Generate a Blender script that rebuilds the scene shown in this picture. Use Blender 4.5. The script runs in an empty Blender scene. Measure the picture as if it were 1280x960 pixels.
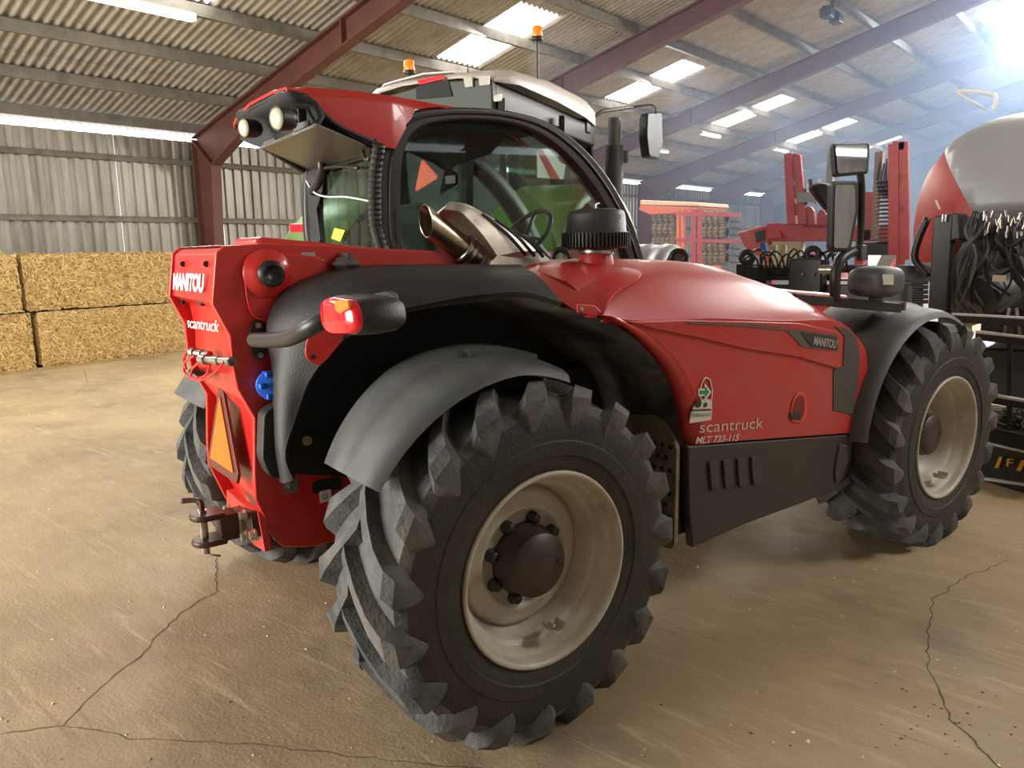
import bpy, bmesh, math, random
import numpy as np
from mathutils import Vector, Matrix, noise as mnoise
random.seed(7)
scene = bpy.context.scene
COL = scene.collection

# ------------------------------------------------------------------ camera
# two frames: the building frame is the world; the telehandler's own frame (forward +Y, right +X)
# is turned TH clockwise on the same origin (ground under its rear axle).
TH = math.radians(12.7)
CT, ST = math.cos(TH), math.sin(TH)
def v2w(p): return Vector((p[0]*CT + p[1]*ST, -p[0]*ST + p[1]*CT, p[2]))
CAM_V = (3.0739, -1.5084, 1.6711); YAW = -0.9385; PIT = -0.1764; ROL = -0.0159; FPX = 954.5
hv = Vector((math.sin(YAW)*math.cos(PIT), math.cos(YAW)*math.cos(PIT), math.sin(PIT)))
rv = Vector((math.cos(YAW), -math.sin(YAW), 0)); uv = rv.cross(hv)
rr = rv*math.cos(ROL) + uv*math.sin(ROL); uu = -rv*math.sin(ROL) + uv*math.cos(ROL)
camd = bpy.data.cameras.new('camera'); cam = bpy.data.objects.new('camera', camd); COL.objects.link(cam)
camd.sensor_fit = 'HORIZONTAL'; camd.sensor_width = 36.0; camd.lens = 36.0*FPX/1280.0
camd.clip_start = 0.05; camd.clip_end = 200
Rw, Uw, Hw = v2w(rr), v2w(uu), v2w(hv)
mw = Matrix(((Rw.x, Uw.x, -Hw.x, 0), (Rw.y, Uw.y, -Hw.y, 0), (Rw.z, Uw.z, -Hw.z, 0), (0, 0, 0, 1)))
CW = v2w(CAM_V); mw.translation = CW
cam.matrix_world = mw; scene.camera = cam

def _hit(C, d, X=None, Y=None, Z=None, n=None, k=None):
    if X is not None: t = (X-C[0])/d[0]
    elif Y is not None: t = (Y-C[1])/d[1]
    elif Z is not None: t = (Z-C[2])/d[2]
    else:
        n = Vector(n); t = (k-n.dot(C))/n.dot(d)
    return Vector(C) + d*t
def V(px, py, **k):      # point on the telehandler's own planes
    return _hit(Vector(CAM_V), hv + rr*((px-640)/FPX) - uu*((py-480)/FPX), **k)
def W(px, py, **k):      # point on the building's planes
    return _hit(CW, Hw + Rw*((px-640)/FPX) - Uw*((py-480)/FPX), **k)

# ------------------------------------------------------------------ light, exposure
scene.view_settings.view_transform = 'Standard'; scene.view_settings.look = 'None'
scene.view_settings.gamma = 1.0; scene.view_settings.exposure = 0.5
scene.view_settings.use_curve_mapping = False
world = bpy.data.worlds.new('world'); scene.world = world; world.use_nodes = True
wn = world.node_tree; bg = wn.nodes['Background']
bg.inputs[0].default_value = (0.90, 0.95, 1.0, 1); bg.inputs[1].default_value = 3.2

def area(name, loc, target, sx, sy, power, col=(1, 1, 1)):
    l = bpy.data.lights.new(name, 'AREA'); l.shape = 'RECTANGLE'; l.size = sx; l.size_y = sy
    l.energy = power; l.color = col
    o = bpy.data.objects.new(name, l); COL.objects.link(o); o.location = loc
    o.rotation_euler = (Vector(target)-Vector(loc)).to_track_quat('-Z', 'Y').to_euler()
    return o
# daylight through the big gable doorway behind and left of the photographer
area('doorway_daylight', (-4.6, -8.8, 2.3), (-3.0, 1.0, 0.6), 6.6, 4.2, 1200, (1.0, 0.95, 0.86))
# daylight through the ridge skylights towards the front right
area('ridge_daylight', (1.6, 11.8, 6.4), (1.2, 3.5, 0.6), 2.6, 5.0, 950, (1.0, 0.97, 0.92))
# daylight through the row of roof lights on the left slope
for k in range(-2, 5):
    yc = 8.64 + 5.4*k
    area('rooflight_daylight', (-6.92, yc, 5.0), (-5.2, yc-1.2, 0), 0.9, 2.0, 120 if k < 0 else 170, (1.0, 0.97, 0.9))

area('right_floor_fill', (6.6, 5.1, 5.5), (3.6, 4.2, 0), 2.0, 2.0, 250, (1.0, .97, .92))  # added fill lamp, brightens the floor at the right
area('ridge_rooflight_daylight', (-.5, 19.5, 6.7), (.5, 14, 0), 1.0, 2.0, 900, (.86, .93, 1.0))
# ------------------------------------------------------------------ helpers
def tag(o, label=None, cat=None, group=None, kind=None):
    if label: o['label'] = label
    if cat: o['category'] = cat
    if group: o['group'] = group
    if kind: o['kind'] = kind
    return o
def thing(name, label, cat, loc=(0, 0, 0), rz=0, group=None):
    o = bpy.data.objects.new(name, None); COL.objects.link(o); o.empty_display_size = .2
    o.location = loc; o.rotation_euler = (0, 0, rz)
    return tag(o, label, cat, group)
def link_copy(o, parent=None, loc=None):
    c = o.copy(); COL.objects.link(c); c.parent = parent
    if loc is not None: c.location = loc
    for ch in list(o.children): link_copy(ch, c)
    return c

class M:
    """collects shapes into one mesh object"""
    def __init__(s): s.v = []; s.f = []; s.sm = []
    def add(s, vs, fs, smooth=False):
        b = len(s.v); s.v += [tuple(v) for v in vs]
        s.f += [tuple(b+i for i in f) for f in fs]; s.sm += [smooth]*len(fs); return s
    def box(s, c, d, rot=None):
        c = Vector(c); hx, hy, hz = d[0]/2, d[1]/2, d[2]/2
        vs = [Vector((x, y, z)) for x in (-hx, hx) for y in (-hy, hy) for z in (-hz, hz)]
        if rot is not None: vs = [rot @ v for v in vs]
        return s.add([v+c for v in vs], [(0, 1, 3, 2), (4, 6, 7, 5), (0, 4, 5, 1), (2, 3, 7, 6), (0, 2, 6, 4), (1, 5, 7, 3)])
    def bar(s, a, b, w, h, up=(0, 0, 1)):
        a, b = Vector(a), Vector(b); d = (b-a); L = d.length
        if L < 1e-6: return s
        d = d.normalized(); side = d.cross(Vector(up))
        if side.length < 1e-4: side = d.cross(Vector((1, 0, 0)))
        side.normalize(); u = side.cross(d)
        vs = [p + side*sx*w/2 + u*sz*h/2 for p in (a, b) for sx, sz in ((-1, -1), (1, -1), (1, 1), (-1, 1))]
        return s.add(vs, [(0, 1, 2, 3), (7, 6, 5, 4), (0, 4, 5, 1), (1, 5, 6, 2), (2, 6, 7, 3), (3, 7, 4, 0)])
    def ring(s, c, ax, r, n, ph=0):
        ax = Vector(ax).normalized(); t = ax.orthogonal().normalized(); w = ax.cross(t)
        return [Vector(c) + t*r*math.cos(ph+2*math.pi*i/n) + w*r*math.sin(ph+2*math.pi*i/n) for i in range(n)]
    def cyl(s, a, b, r1, r2=None, n=20, cap=True, smooth=True):
        a, b = Vector(a), Vector(b); r2 = r1 if r2 is None else r2; ax = b-a
        vs = s.ring(a, ax, r1, n) + s.ring(b, ax, r2, n)
        s.add(vs, [(i, (i+1) % n, n+(i+1) % n, n+i) for i in range(n)], smooth)
        if cap: s.add(vs, [tuple(range(n-1, -1, -1)), tuple(range(n, 2*n))])
        return s
    def lathe(s, o, ax, prof, n=32, smooth=True, closed=False):
        """prof: (distance along axis, radius)"""
        o = Vector(o); ax = Vector(ax).normalized(); vs = []
        for h, r in prof: vs += s.ring(o+ax*h, ax, max(r, 1e-4), n)
        fs = []; m = len(prof)
        for j in range(m if closed else m-1):
            k = (j+1) % m
            fs += [(j*n+i, j*n+(i+1) % n, k*n+(i+1) % n, k*n+i) for i in range(n)]
        return s.add(vs, fs, smooth)
    def tube(s, pts, r, n=10, smooth=True, cap=True):
        pts = [Vector(p) for p in pts]; m = len(pts); rs = r if isinstance(r, (list, tuple)) else [r]*m
        vs = []; t = None
        for i, p in enumerate(pts):
            d = (pts[min(i+1, m-1)]-pts[max(i-1, 0)]).normalized()
            if t is None: t = d.orthogonal().normalized()
            else:
                t = t - d*t.dot(d)
                t = t.normalized() if t.length > 1e-5 else d.orthogonal().normalized()
            w = d.cross(t)
            vs += [p + t*rs[i]*math.cos(2*math.pi*k/n) + w*rs[i]*math.sin(2*math.pi*k/n) for k in range(n)]
        fs = [(j*n+i, j*n+(i+1) % n, (j+1)*n+(i+1) % n, (j+1)*n+i) for j in range(m-1) for i in range(n)]
        if cap: fs += [tuple(range(n-1, -1, -1)), tuple(range((m-1)*n, m*n))]
        return s.add(vs, fs, smooth)
    def prism(s, poly, off):
        """poly: ordered 3D points, extruded by off"""
        poly = [Vector(p) for p in poly]; off = Vector(off); n = len(poly)
        vs = poly + [p+off for p in poly]
        return s.add(vs, [tuple(range(n)), tuple(range(2*n-1, n-1, -1))] + [(i, n+i, n+(i+1) % n, (i+1) % n) for i in range(n)])
    def frame(s, outer, inner, off):
        """closed band between two loops of equal length, extruded"""
        o = [Vector(p) for p in outer]; i_ = [Vector(p) for p in inner]; off = Vector(off); n = len(o)
        vs = o + i_ + [p+off for p in o] + [p+off for p in i_]; fs = []
        for k in range(n):
            q = (k+1) % n
            fs += [(k, q, n+q, n+k), (2*n+k, 3*n+k, 3*n+q, 2*n+q), (k, 2*n+k, 2*n+q, q), (n+k, n+q, 3*n+q, 3*n+k)]
        return s.add(vs, fs)
    def grid(s, rows, smooth=True, thick=None, close=False):
        """rows of points; thick: offset vector gives the back skin, or a float = along the normal"""
        m, n = len(rows), len(rows[0]); P = [[Vector(p) for p in r] for r in rows]
        vs = [p for r in P for p in r]
        fs = [(j*n+i, j*n+i+1, (j+1)*n+i+1, (j+1)*n+i) for j in range(m-1) for i in range(n-1)]
        if close: fs += [(j*n+n-1, j*n, (j+1)*n, (j+1)*n+n-1) for j in range(m-1)]
        s.add(vs, fs, smooth)
        if thick is not None:
            Q = []
            for j in range(m):
                for i in range(n):
                    if isinstance(thick, float):
                        a = P[min(j+1, m-1)][i]-P[max(j-1, 0)][i]; b = P[j][min(i+1, n-1)]-P[j][max(i-1, 0)]
                        nn = a.cross(b); nn = nn.normalized() if nn.length > 1e-9 else Vector((0, 0, 1)); Q.append(P[j][i]+nn*thick)
                    else: Q.append(P[j][i]+Vector(thick))
            s.add(Q, [tuple(reversed(f)) for f in fs], smooth)
            bd = [j*n for j in range(m)]; rim = [i for i in range(n)] + [j*n+n-1 for j in range(1, m)] + [(m-1)*n+i for i in range(n-2, -1, -1)] + [j*n for j in range(m-2, 0, -1)]
            L = len(rim); vv = vs + Q; k = len(vs)
            s.add(vv, [(rim[a], k+rim[a], k+rim[(a+1) % L], rim[(a+1) % L]) for a in range(L)])
        return s
    def mesh(s, name, merge=False):
        me = bpy.data.meshes.new(name); me.from_pydata(s.v, [], s.f)
        me.polygons.foreach_set('use_smooth', s.sm); me.update()
        b = bmesh.new(); b.from_mesh(me)
        if merge: bmesh.ops.remove_doubles(b, verts=b.verts, dist=1e-5)
        bmesh.ops.recalc_face_normals(b, faces=b.faces); b.to_mesh(me); b.free()
        return me
    def build(s, name, m, parent=None, bevel=0, seg=2, loc=None, merge=False, sub=0):
        me = s.mesh(name, merge or bevel > 0 or sub > 0); o = bpy.data.objects.new(name, me); COL.objects.link(o)
        me.materials.append(m)
        if parent is not None: o.parent = parent
        if loc is not None: o.location = loc
        if bevel:
            b = o.modifiers.new('bevel', 'BEVEL'); b.width = bevel; b.segments = seg; b.limit_method = 'ANGLE'; b.angle_limit = math.radians(35)
            for p in me.polygons: p.use_smooth = True
            w = o.modifiers.new('wn', 'WEIGHTED_NORMAL'); w.keep_sharp = True
        if sub:
            b = o.modifiers.new('sub', 'SUBSURF'); b.levels = sub; b.render_levels = sub
        return o

# ------------------------------------------------------------------ materials
_mats = {}
def mat(name, col, rough=.5, metal=0., col2=None, scale=8., detail=6., mixlo=.4, mixhi=.65, bump=0., bscale=60., spec=.5, coat=0., emit=0., dust=0., stretch=None, dcol=(.33, .27, .19)):
    if name in _mats: return _mats[name]
    m = bpy.data.materials.new(name); m.use_nodes = True; nt = m.node_tree; N = nt.nodes; L = nt.links
    p = N['Principled BSDF']; p.inputs['Roughness'].default_value = rough; p.inputs['Metallic'].default_value = metal
    p.inputs['Specular IOR Level'].default_value = spec; p.inputs['Coat Weight'].default_value = coat
    p.inputs['Base Color'].default_value = (*col, 1)
    if emit: p.inputs['Emission Color'].default_value = (*col, 1); p.inputs['Emission Strength'].default_value = emit
    if col2 or bump or dust:
        tc = N.new('ShaderNodeTexCoord'); mp = N.new('ShaderNodeMapping'); L.new(tc.outputs['Object'], mp.inputs[0])
        if stretch: mp.inputs['Scale'].default_value = stretch
        src = None
        if col2:
            n = N.new('ShaderNodeTexNoise'); n.inputs['Scale'].default_value = scale; n.inputs['Detail'].default_value = detail; n.inputs['Roughness'].default_value = .65
            L.new(mp.outputs[0], n.inputs[0])
            r = N.new('ShaderNodeMapRange'); r.inputs[1].default_value = mixlo; r.inputs[2].default_value = mixhi; L.new(n.outputs[0], r.inputs[0])
            mx = N.new('ShaderNodeMix'); mx.data_type = 'RGBA'; mx.inputs[6].default_value = (*col, 1); mx.inputs[7].default_value = (*col2, 1)
            L.new(r.outputs[0], mx.inputs[0]); src = mx.outputs[2]
        if dust:
            n = N.new('ShaderNodeTexNoise'); n.inputs['Scale'].default_value = 3.5; n.inputs['Detail'].default_value = 9; n.inputs['Roughness'].default_value = .7
            L.new(tc.outputs['Object'], n.inputs[0])
            r = N.new('ShaderNodeMapRange'); r.inputs[1].default_value = .42; r.inputs[2].default_value = .75; r.inputs[4].default_value = dust; L.new(n.outputs[0], r.inputs[0])
            mx = N.new('ShaderNodeMix'); mx.data_type = 'RGBA'; mx.inputs[6].default_value = (*col, 1); mx.inputs[7].default_value = (*dcol, 1)
            if src: L.new(src, mx.inputs[6])
            L.new(r.outputs[0], mx.inputs[0]); src = mx.outputs[2]
            rm = N.new('ShaderNodeMapRange'); rm.inputs[3].default_value = rough; rm.inputs[4].default_value = min(1, rough+.45); L.new(r.outputs[0], rm.inputs[0]); L.new(rm.outputs[0], p.inputs['Roughness'])
        if src: L.new(src, p.inputs['Base Color'])
        if bump:
            n = N.new('ShaderNodeTexNoise'); n.inputs['Scale'].default_value = bscale; n.inputs['Detail'].default_value = 4; L.new(mp.outputs[0], n.inputs[0])
            b = N.new('ShaderNodeBump'); b.inputs['Strength'].default_value = bump; b.inputs['Distance'].default_value = .01
            L.new(n.outputs[0], b.inputs['Height']); L.new(b.outputs[0], p.inputs['Normal'])
    _mats[name] = m; return m
def glassmat(name, tint, gloss=1.0, rough=.02):
    if name in _mats: return _mats[name]
    m = bpy.data.materials.new(name); m.use_nodes = True; nt = m.node_tree; N = nt.nodes; L = nt.links
    for n in list(N):
        if n.type != 'OUTPUT_MATERIAL': N.remove(n)
    out = [n for n in N if n.type == 'OUTPUT_MATERIAL'][0]
    t = N.new('ShaderNodeBsdfTransparent'); t.inputs[0].default_value = (*tint, 1)
    g = N.new('ShaderNodeBsdfGlossy'); g.inputs['Roughness'].default_value = rough
    f = N.new('ShaderNodeFresnel'); f.inputs[0].default_value = 1.5; mu = N.new('ShaderNodeMath'); mu.operation = 'MULTIPLY'; mu.inputs[1].default_value = gloss
    mx = N.new('ShaderNodeMixShader'); L.new(f.outputs[0], mu.inputs[0]); L.new(mu.outputs[0], mx.inputs[0]); L.new(t.outputs[0], mx.inputs[1]); L.new(g.outputs[0], mx.inputs[2]); L.new(mx.outputs[0], out.inputs[0])
    _mats[name] = m; return m

RED = mat('red_paint', (.60, .018, .016), .30, dust=.20, coat=.3, dcol=(.42, .16, .09))
REDH = mat('red_hood_paint', (.50, .020, .022), .38, dust=.38, coat=.1, dcol=(.36, .16, .11))
REDB = mat('background_red', (.36, .015, .018), .45, dust=.3)
BLKP = mat('black_plastic', (.012, .013, .0145), .45, dust=.25, bump=.25, bscale=260., dcol=(.09, .08, .065))
BLKM = mat('black_metal', (.016, .016, .017), .38, dust=.2, dcol=(.12, .10, .075))
DARK = mat('dark_void_plastic', (.012, .012, .013), .75)
GREYP = mat('grey_fender_plastic', (.075, .080, .083), .5, dust=.35, bump=.15, bscale=200., dcol=(.24, .21, .165))
SKIRT = mat('skirt_plastic', (.028, .023, .022), .42, dust=.35, dcol=(.09, .065, .045))
RUBBER = mat('tyre_rubber', (.014, .013, .012), .62, col2=(.034, .029, .024), scale=5., bump=.35, bscale=90., dust=.25, dcol=(.13, .11, .085))
TREAD = mat('tyre_tread', (.046, .050, .053), .7, col2=(.105, .103, .097), scale=7., bump=.4, bscale=80., dust=.4, dcol=(.20, .172, .13))
RIMW = mat('rim_paint', (.50, .455, .385), .42, col2=(.33, .27, .20), scale=5., mixlo=.45, mixhi=.72)
HUBM = mat('hub_brown', (.030, .018, .014), .45, dust=.15)
STEEL = mat('steel', (.55, .53, .50), .3, metal=1., col2=(.35, .31, .26), scale=20.)
EXH = mat('exhaust_steel', (.52, .43, .32), .3, metal=1., col2=(.28, .21, .14), scale=12.)
GUARD = mat('guard_silver', (.42, .37, .31), .42, metal=.55, col2=(.28, .24, .19), scale=10.)
BROWN = mat('hitch_brown', (.055, .028, .022), .4, metal=.35, col2=(.10, .045, .03), scale=25.)
WHITE = mat('white_print', (.85, .85, .84), .5)
CREAM = mat('dusty_print', (.62, .54, .46), .6)
ORANGE = mat('orange_reflector', (.95, .15, .004), .4)
ORED = mat('dark_red_reflector', (.16, .025, .015), .35, col2=(.05, .03, .03), scale=90.)
SMVR = mat('smv_orange_red', (1.0, .07, .01), .4, emit=.05)
BLUE = mat('blue_cap', (.015, .14, .70), .35)
LENSR = mat('lamp_red', (.75, .015, .03), .15, coat=.5)
LENSO = mat('lamp_orange', (.95, .25, .02), .2, coat=.5)
LENSW = mat('lamp_clear', (.62, .60, .50), .18, coat=.6)
GLASS = glassmat('cab_glass', (.74, .81, .77), .38)
GLASST = glassmat('tractor_glass', (.22, .29, .26), .15)
GREEN = mat('tractor_green', (.075, .19, .03), .35, dust=.25)
TBODY = mat('tractor_dark_green_grey', (.035, .045, .035), .4)
MIRR = mat('mirror_face', (.8, .82, .84), .03, metal=1.)
ORIMP = mat('orange_implement', (.62, .11, .03), .45, dust=.3)
MUD = mat('muddy_roller', (.16, .11, .055), .9, col2=(.28, .20, .10), scale=14., bump=.6, bscale=30.)
YEL = mat('yellow_print', (.80, .48, .05), .5)
GREENPR = mat('green_print', (.02, .28, .09), .5)

def text(name, s, m, parent, origin, xdir, ydir, height, ext=.001, width=None, bold=0., shear=0., sub=True):
    """flat print standing on a surface: origin = lower left, xdir/ydir = directions in the parent's frame"""
    c = bpy.data.curves.new(name, 'FONT'); c.body = s; c.size = 1; c.extrude = 0; c.offset = bold; c.shear = shear
    o = bpy.data.objects.new(name, c); COL.objects.link(o)
    dg = bpy.context.evaluated_depsgraph_get(); me = bpy.data.meshes.new_from_object(o.evaluated_get(dg)); bpy.data.objects.remove(o)
    vs = [v.co.copy() for v in me.vertices]
    x0 = min(v.x for v in vs); x1 = max(v.x for v in vs); y0 = min(v.y for v in vs); y1 = max(v.y for v in vs)
    xd, yd = Vector(xdir), Vector(ydir).normalized(); w = (x1-x0)/(y1-y0)*height if width is None else width
    xd.normalize(); nrm = xd.cross(yd).normalized()
    for v in me.vertices:
        v.co = Vector(origin) + xd*((v.co.x-x0)/(x1-x0)*w) + yd*((v.co.y-y0)/(y1-y0)*height) + nrm*ext
    me.name = name; me.materials.clear(); me.materials.append(m)
    o = bpy.data.objects.new(name, me); COL.objects.link(o); o.parent = parent
    return o
# ================================================================== BUILDING
SL = 0.2557
def ztop(x): return 3.828 + SL*(x+12.139)            # top of the portal frames
def zroof(x): return ztop(x) + 0.20
WX, RX, Y0, Y1 = -12.15, 13.2, -9.0, 33.0
RIDGE = 0.55
CONC = bpy.data.materials.new('concrete_floor'); CONC.use_nodes = True
nt = CONC.node_tree; N = nt.nodes; L = nt.links; p = N['Principled BSDF']
tc = N.new('ShaderNodeTexCoord')
def noi(sc, det, rg=.6, vec=None, st=None):
    n = N.new('ShaderNodeTexNoise'); n.inputs['Scale'].default_value = sc; n.inputs['Detail'].default_value = det; n.inputs['Roughness'].default_value = rg
    if st:
        mp = N.new('ShaderNodeMapping'); mp.inputs['Scale'].default_value = st; mp.inputs['Rotation'].default_value = (0, 0, .5); L.new(tc.outputs['Object'], mp.inputs[0]); L.new(mp.outputs[0], n.inputs[0])
    else: L.new(tc.outputs['Object'], n.inputs[0])
    return n.outputs[0]
def rng(s, a, b, c=0., d=1.):
    r = N.new('ShaderNodeMapRange'); r.inputs[1].default_value = a; r.inputs[2].default_value = b; r.inputs[3].default_value = c; r.inputs[4].default_value = d; L.new(s, r.inputs[0]); return r.outputs[0]
def mixc(f, a, b):
    m = N.new('ShaderNodeMix'); m.data_type = 'RGBA'
    for sck, val in ((m.inputs[0], f), (m.inputs[6], a), (m.inputs[7], b)):
        if isinstance(val, tuple): sck.default_value = (*val, 1)
        elif isinstance(val, float): sck.default_value = val
        else: L.new(val, sck)
    return m.outputs[2]
c1 = mixc(rng(noi(.55, 8, .65), .38, .64), (.42, .31, .18), (.28, .205, .120))
c2 = mixc(rng(noi(3.2, 10, .7, st=(1., 2.6, 1.)), .50, .72, 0, .55), c1, (.50, .385, .235))
c3 = mixc(rng(noi(120., 3, .6), .55, .72, 0, .45), c2, (.17, .13, .09))
c4 = mixc(rng(noi(1.1, 5, .6), .60, .70, 0, .5), c3, (.16, .13, .095))
def streak(sc, rot, lo, hi, k):
    mp = N.new('ShaderNodeMapping'); mp.inputs['Scale'].default_value = (1., 14., 1.); mp.inputs['Rotation'].default_value = (0, 0, rot); L.new(tc.outputs['Object'], mp.inputs[0])
    n = N.new('ShaderNodeTexNoise'); n.inputs['Scale'].default_value = sc; n.inputs['Detail'].default_value = 5; n.inputs['Roughness'].default_value = .55; n.inputs['Distortion'].default_value = .6; L.new(mp.outputs[0], n.inputs[0]); return rng(n.outputs[0], lo, hi, 0, k)
c5 = mixc(streak(1.6, .35, .60, .68, .50), c4, (.52, .41, .27))
c6 = mixc(streak(2.4, 1.25, .63, .70, .42), c5, (.17, .125, .08))
c7 = mixc(streak(3.0, -.5, .62, .70, .35), c6, (.53, .42, .28))
c8 = mixc(rng(noi(9., 8, .75), .58, .74, 0, .38), c7, (.18, .135, .085))
L.new(c8, p.inputs['Base Color']); L.new(rng(noi(2., 6), .35, .7, .50, .80), p.inputs['Roughness'])
b = N.new('ShaderNodeBump'); b.inputs['Strength'].default_value = .6; b.inputs['Distance'].default_value = .005
mm = N.new('ShaderNodeMath'); mm.operation = 'ADD'; L.new(noi(60., 6), mm.inputs[0]); L.new(noi(5., 5, .6, st=(.6, 2., 1.)), mm.inputs[1]); L.new(mm.outputs[0], b.inputs['Height']); L.new(b.outputs[0], p.inputs['Normal'])

WALLM = mat('wall_sheet', (.40, .375, .33), .38, metal=.45, col2=(.27, .245, .205), scale=2.2, stretch=(3, 3, .35))
ROOFM = mat('fibre_cement_roof', (.41, .385, .34), .85, col2=(.29, .27, .235), scale=3., bump=.2, bscale=40.)
PURL = mat('purlin_galvanised', (.20, .185, .155), .6, col2=(.13, .115, .095), scale=4.)
FRM = mat('oxide_red_steel', (.125, .042, .030), .6, col2=(.10, .036, .026), scale=2.5, mixlo=.42, mixhi=.6)
SKYL = mat('translucent_roof_light', (1.0, .98, .93), .5, emit=5.5)
DIRT = mat('crack_dark', (.12, .088, .058), .95)

floor = M().box(((WX+RX)/2, (Y0+Y1)/2, -.1), (RX-WX, Y1-Y0, .2)).build('floor', CONC); tag(floor, kind='structure')
def crack(px, w):
    w *= .6; m = M(); P = [W(x, y, Z=0) for x, y in px]; Q = [P[0]]
    for a, b in zip(P, P[1:]):
        n = max(1, int((b-a).length/.035)); d = (b-a).normalized(); s = Vector((-d.y, d.x, 0))
        for i in range(1, n+1):
            q = a.lerp(b, i/n); k = .016*(mnoise.noise(q*9)) + .008*random.uniform(-1, 1); Q.append(q + s*k)
    rows = []
    for i, q in enumerate(Q):
        d = (Q[min(i+1, len(Q)-1)]-Q[max(i-1, 0)]).normalized(); s = Vector((-d.y, d.x, 0)); ww = w*random.uniform(.45, 1.25)*(.35 if i in (0, len(Q)-1) else 1)
        rows.append([q+s*ww/2+Vector((0, 0, .0012)), q-s*ww/2+Vector((0, 0, .0012))])
    m.grid(rows, smooth=False).build('crack', DIRT, floor)
crack([(272, 695), (270, 740), (225, 765), (180, 815), (120, 865), (78, 908)], .011)
crack([(0, 918), (78, 908), (150, 920), (240, 928), (330, 932), (440, 945), (600, 960), (700, 985)], .008)
crack([(1263, 700), (1204, 722), (1168, 750), (1160, 790), (1158, 825), (1172, 860), (1190, 900), (1225, 935), (1262, 975)], .010)
crack([(105, 462), (110, 480), (92, 494), (0, 512)], .012)
crack([(1172, 790), (1140, 780), (1120, 772)], .004)
crack([(1010, 640), (1080, 655), (1150, 690)], .005)

# rough tyre marks pressed in the dust, and chips lying about
chip = M()
for i in range(420):
    if i < 300: q = W(random.uniform(0, 1280), random.uniform(600, 958), Z=0)
    else: q = Vector((random.uniform(-9.5, -2), random.uniform(-3.5, 4), 0))
    s = random.choice([.0015, .002, .0025, .003,   .004, .006, .008]); a = random.uniform(0, 6.3)
    vs = [q+Vector((math.cos(a+k*2.1)*s*random.uniform(.7, 1.4), math.sin(a+k*2.1)*s*random.uniform(.7, 1.4), .0005)) for k in range(3)] + [q+Vector((0, 0, s*.9))]
    chip.add(vs, [(0, 1, 3), (1, 2, 3), (2, 0, 3), (0, 2, 1)])
o = chip.build('grain_chips', mat('chip', (.62, .55, .40), .8)); tag(o, 'pale grain and stone chips scattered over the dusty concrete floor', 'chips', kind='stuff')
mud = M()
for i in range(60):
    q = W(random.uniform(1120, 1240) if i < 26 else random.uniform(200, 1280), random.uniform(850, 945), Z=0)
    s = random.uniform(.003, .009); a = random.uniform(0, 6.3)
    vs = [q+Vector((math.cos(a+k*1.57)*s*random.uniform(.6, 1.5), math.sin(a+k*1.57)*s*random.uniform(.5, 1), 0.0003)) for k in range(4)] + [q+Vector((0, 0, s*.6))]
    mud.add(vs, [(0, 1, 4), (1, 2, 4), (2, 3, 4), (3, 0, 4), (3, 2, 1, 0)])
o = mud.build('dirt_crumbs', mat('crumb', (.10, .08, .055), .95)); tag(o, 'small dark dirt crumbs scattered on the floor at the right', 'dirt', kind='stuff')

# walls
wall = M().box((WX-.08, (Y0+Y1)/2, .15), (.12, Y1-Y0, .3)).build('wall_left', mat('plinth', (.30, .28, .24), .9)); tag(wall, kind='structure')
ZW = ztop(WX)-.03
def sheet_mesh(w, pitch, depth, z0, z1):
    m = M(); n = int(round(w/pitch)); pts = []
    for i in range(n):
        b = i*pitch
        pts += [(b, 0), (b+pitch*.36, 0), (b+pitch*.46, depth), (b+pitch*.86, depth), (b+pitch*.96, 0)]
    pts.append((w, 0))
    m.grid([[(x, y, z) for y, x in pts] for z in (z0, z1)], smooth=False)
    return m
SW = 1.0
sm = sheet_mesh(SW, .2, .045, .28, ZW)
sh0 = sm.build('wall_sheet', WALLM, wall, loc=(WX, Y0, 0))
for k in range(1, 42):
    c = sh0.copy(); COL.objects.link(c); c.location = (WX+(.006 if k % 2 else 0), Y0+k*SW, 0)
for z in (1.25, 2.30, 3.38):
    g = M().box((WX+.075, (Y0+Y1)/2, z), (.06, Y1-Y0, .09)).box((WX+.115, (Y0+Y1)/2, z+.045), (.02, Y1-Y0, .02)).build('girt', PURL, wall)

gab = M().box(((WX+RX)/2, Y1+.1, 3.6), (RX-WX, .2, 7.4)).build('wall_far', mat('far_wall', (.05, .046, .040), .8, col2=(.03, .028, .024), scale=1.5, stretch=(6, 1, .3))); tag(gab, kind='structure')
# near gable: big doorway x -8..-1.2, z 0..4.4
near = M().box(((WX-8)/2, Y0-.1, 3.6), (-8-WX, .2, 7.4)).box(((RX-1.2)/2, Y0-.1, 3.6), (RX+1.2, .2, 7.4)).box((-4.6, Y0-.1, 5.85), (6.8, .2, 2.9)).build('wall_near', WALLM); tag(near, kind='structure')
rwl = M().box((RX+.1, (Y0+Y1)/2, 1.9), (.2, Y1-Y0, 3.8)).build('wall_right', WALLM); tag(rwl, kind='structure')

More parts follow.
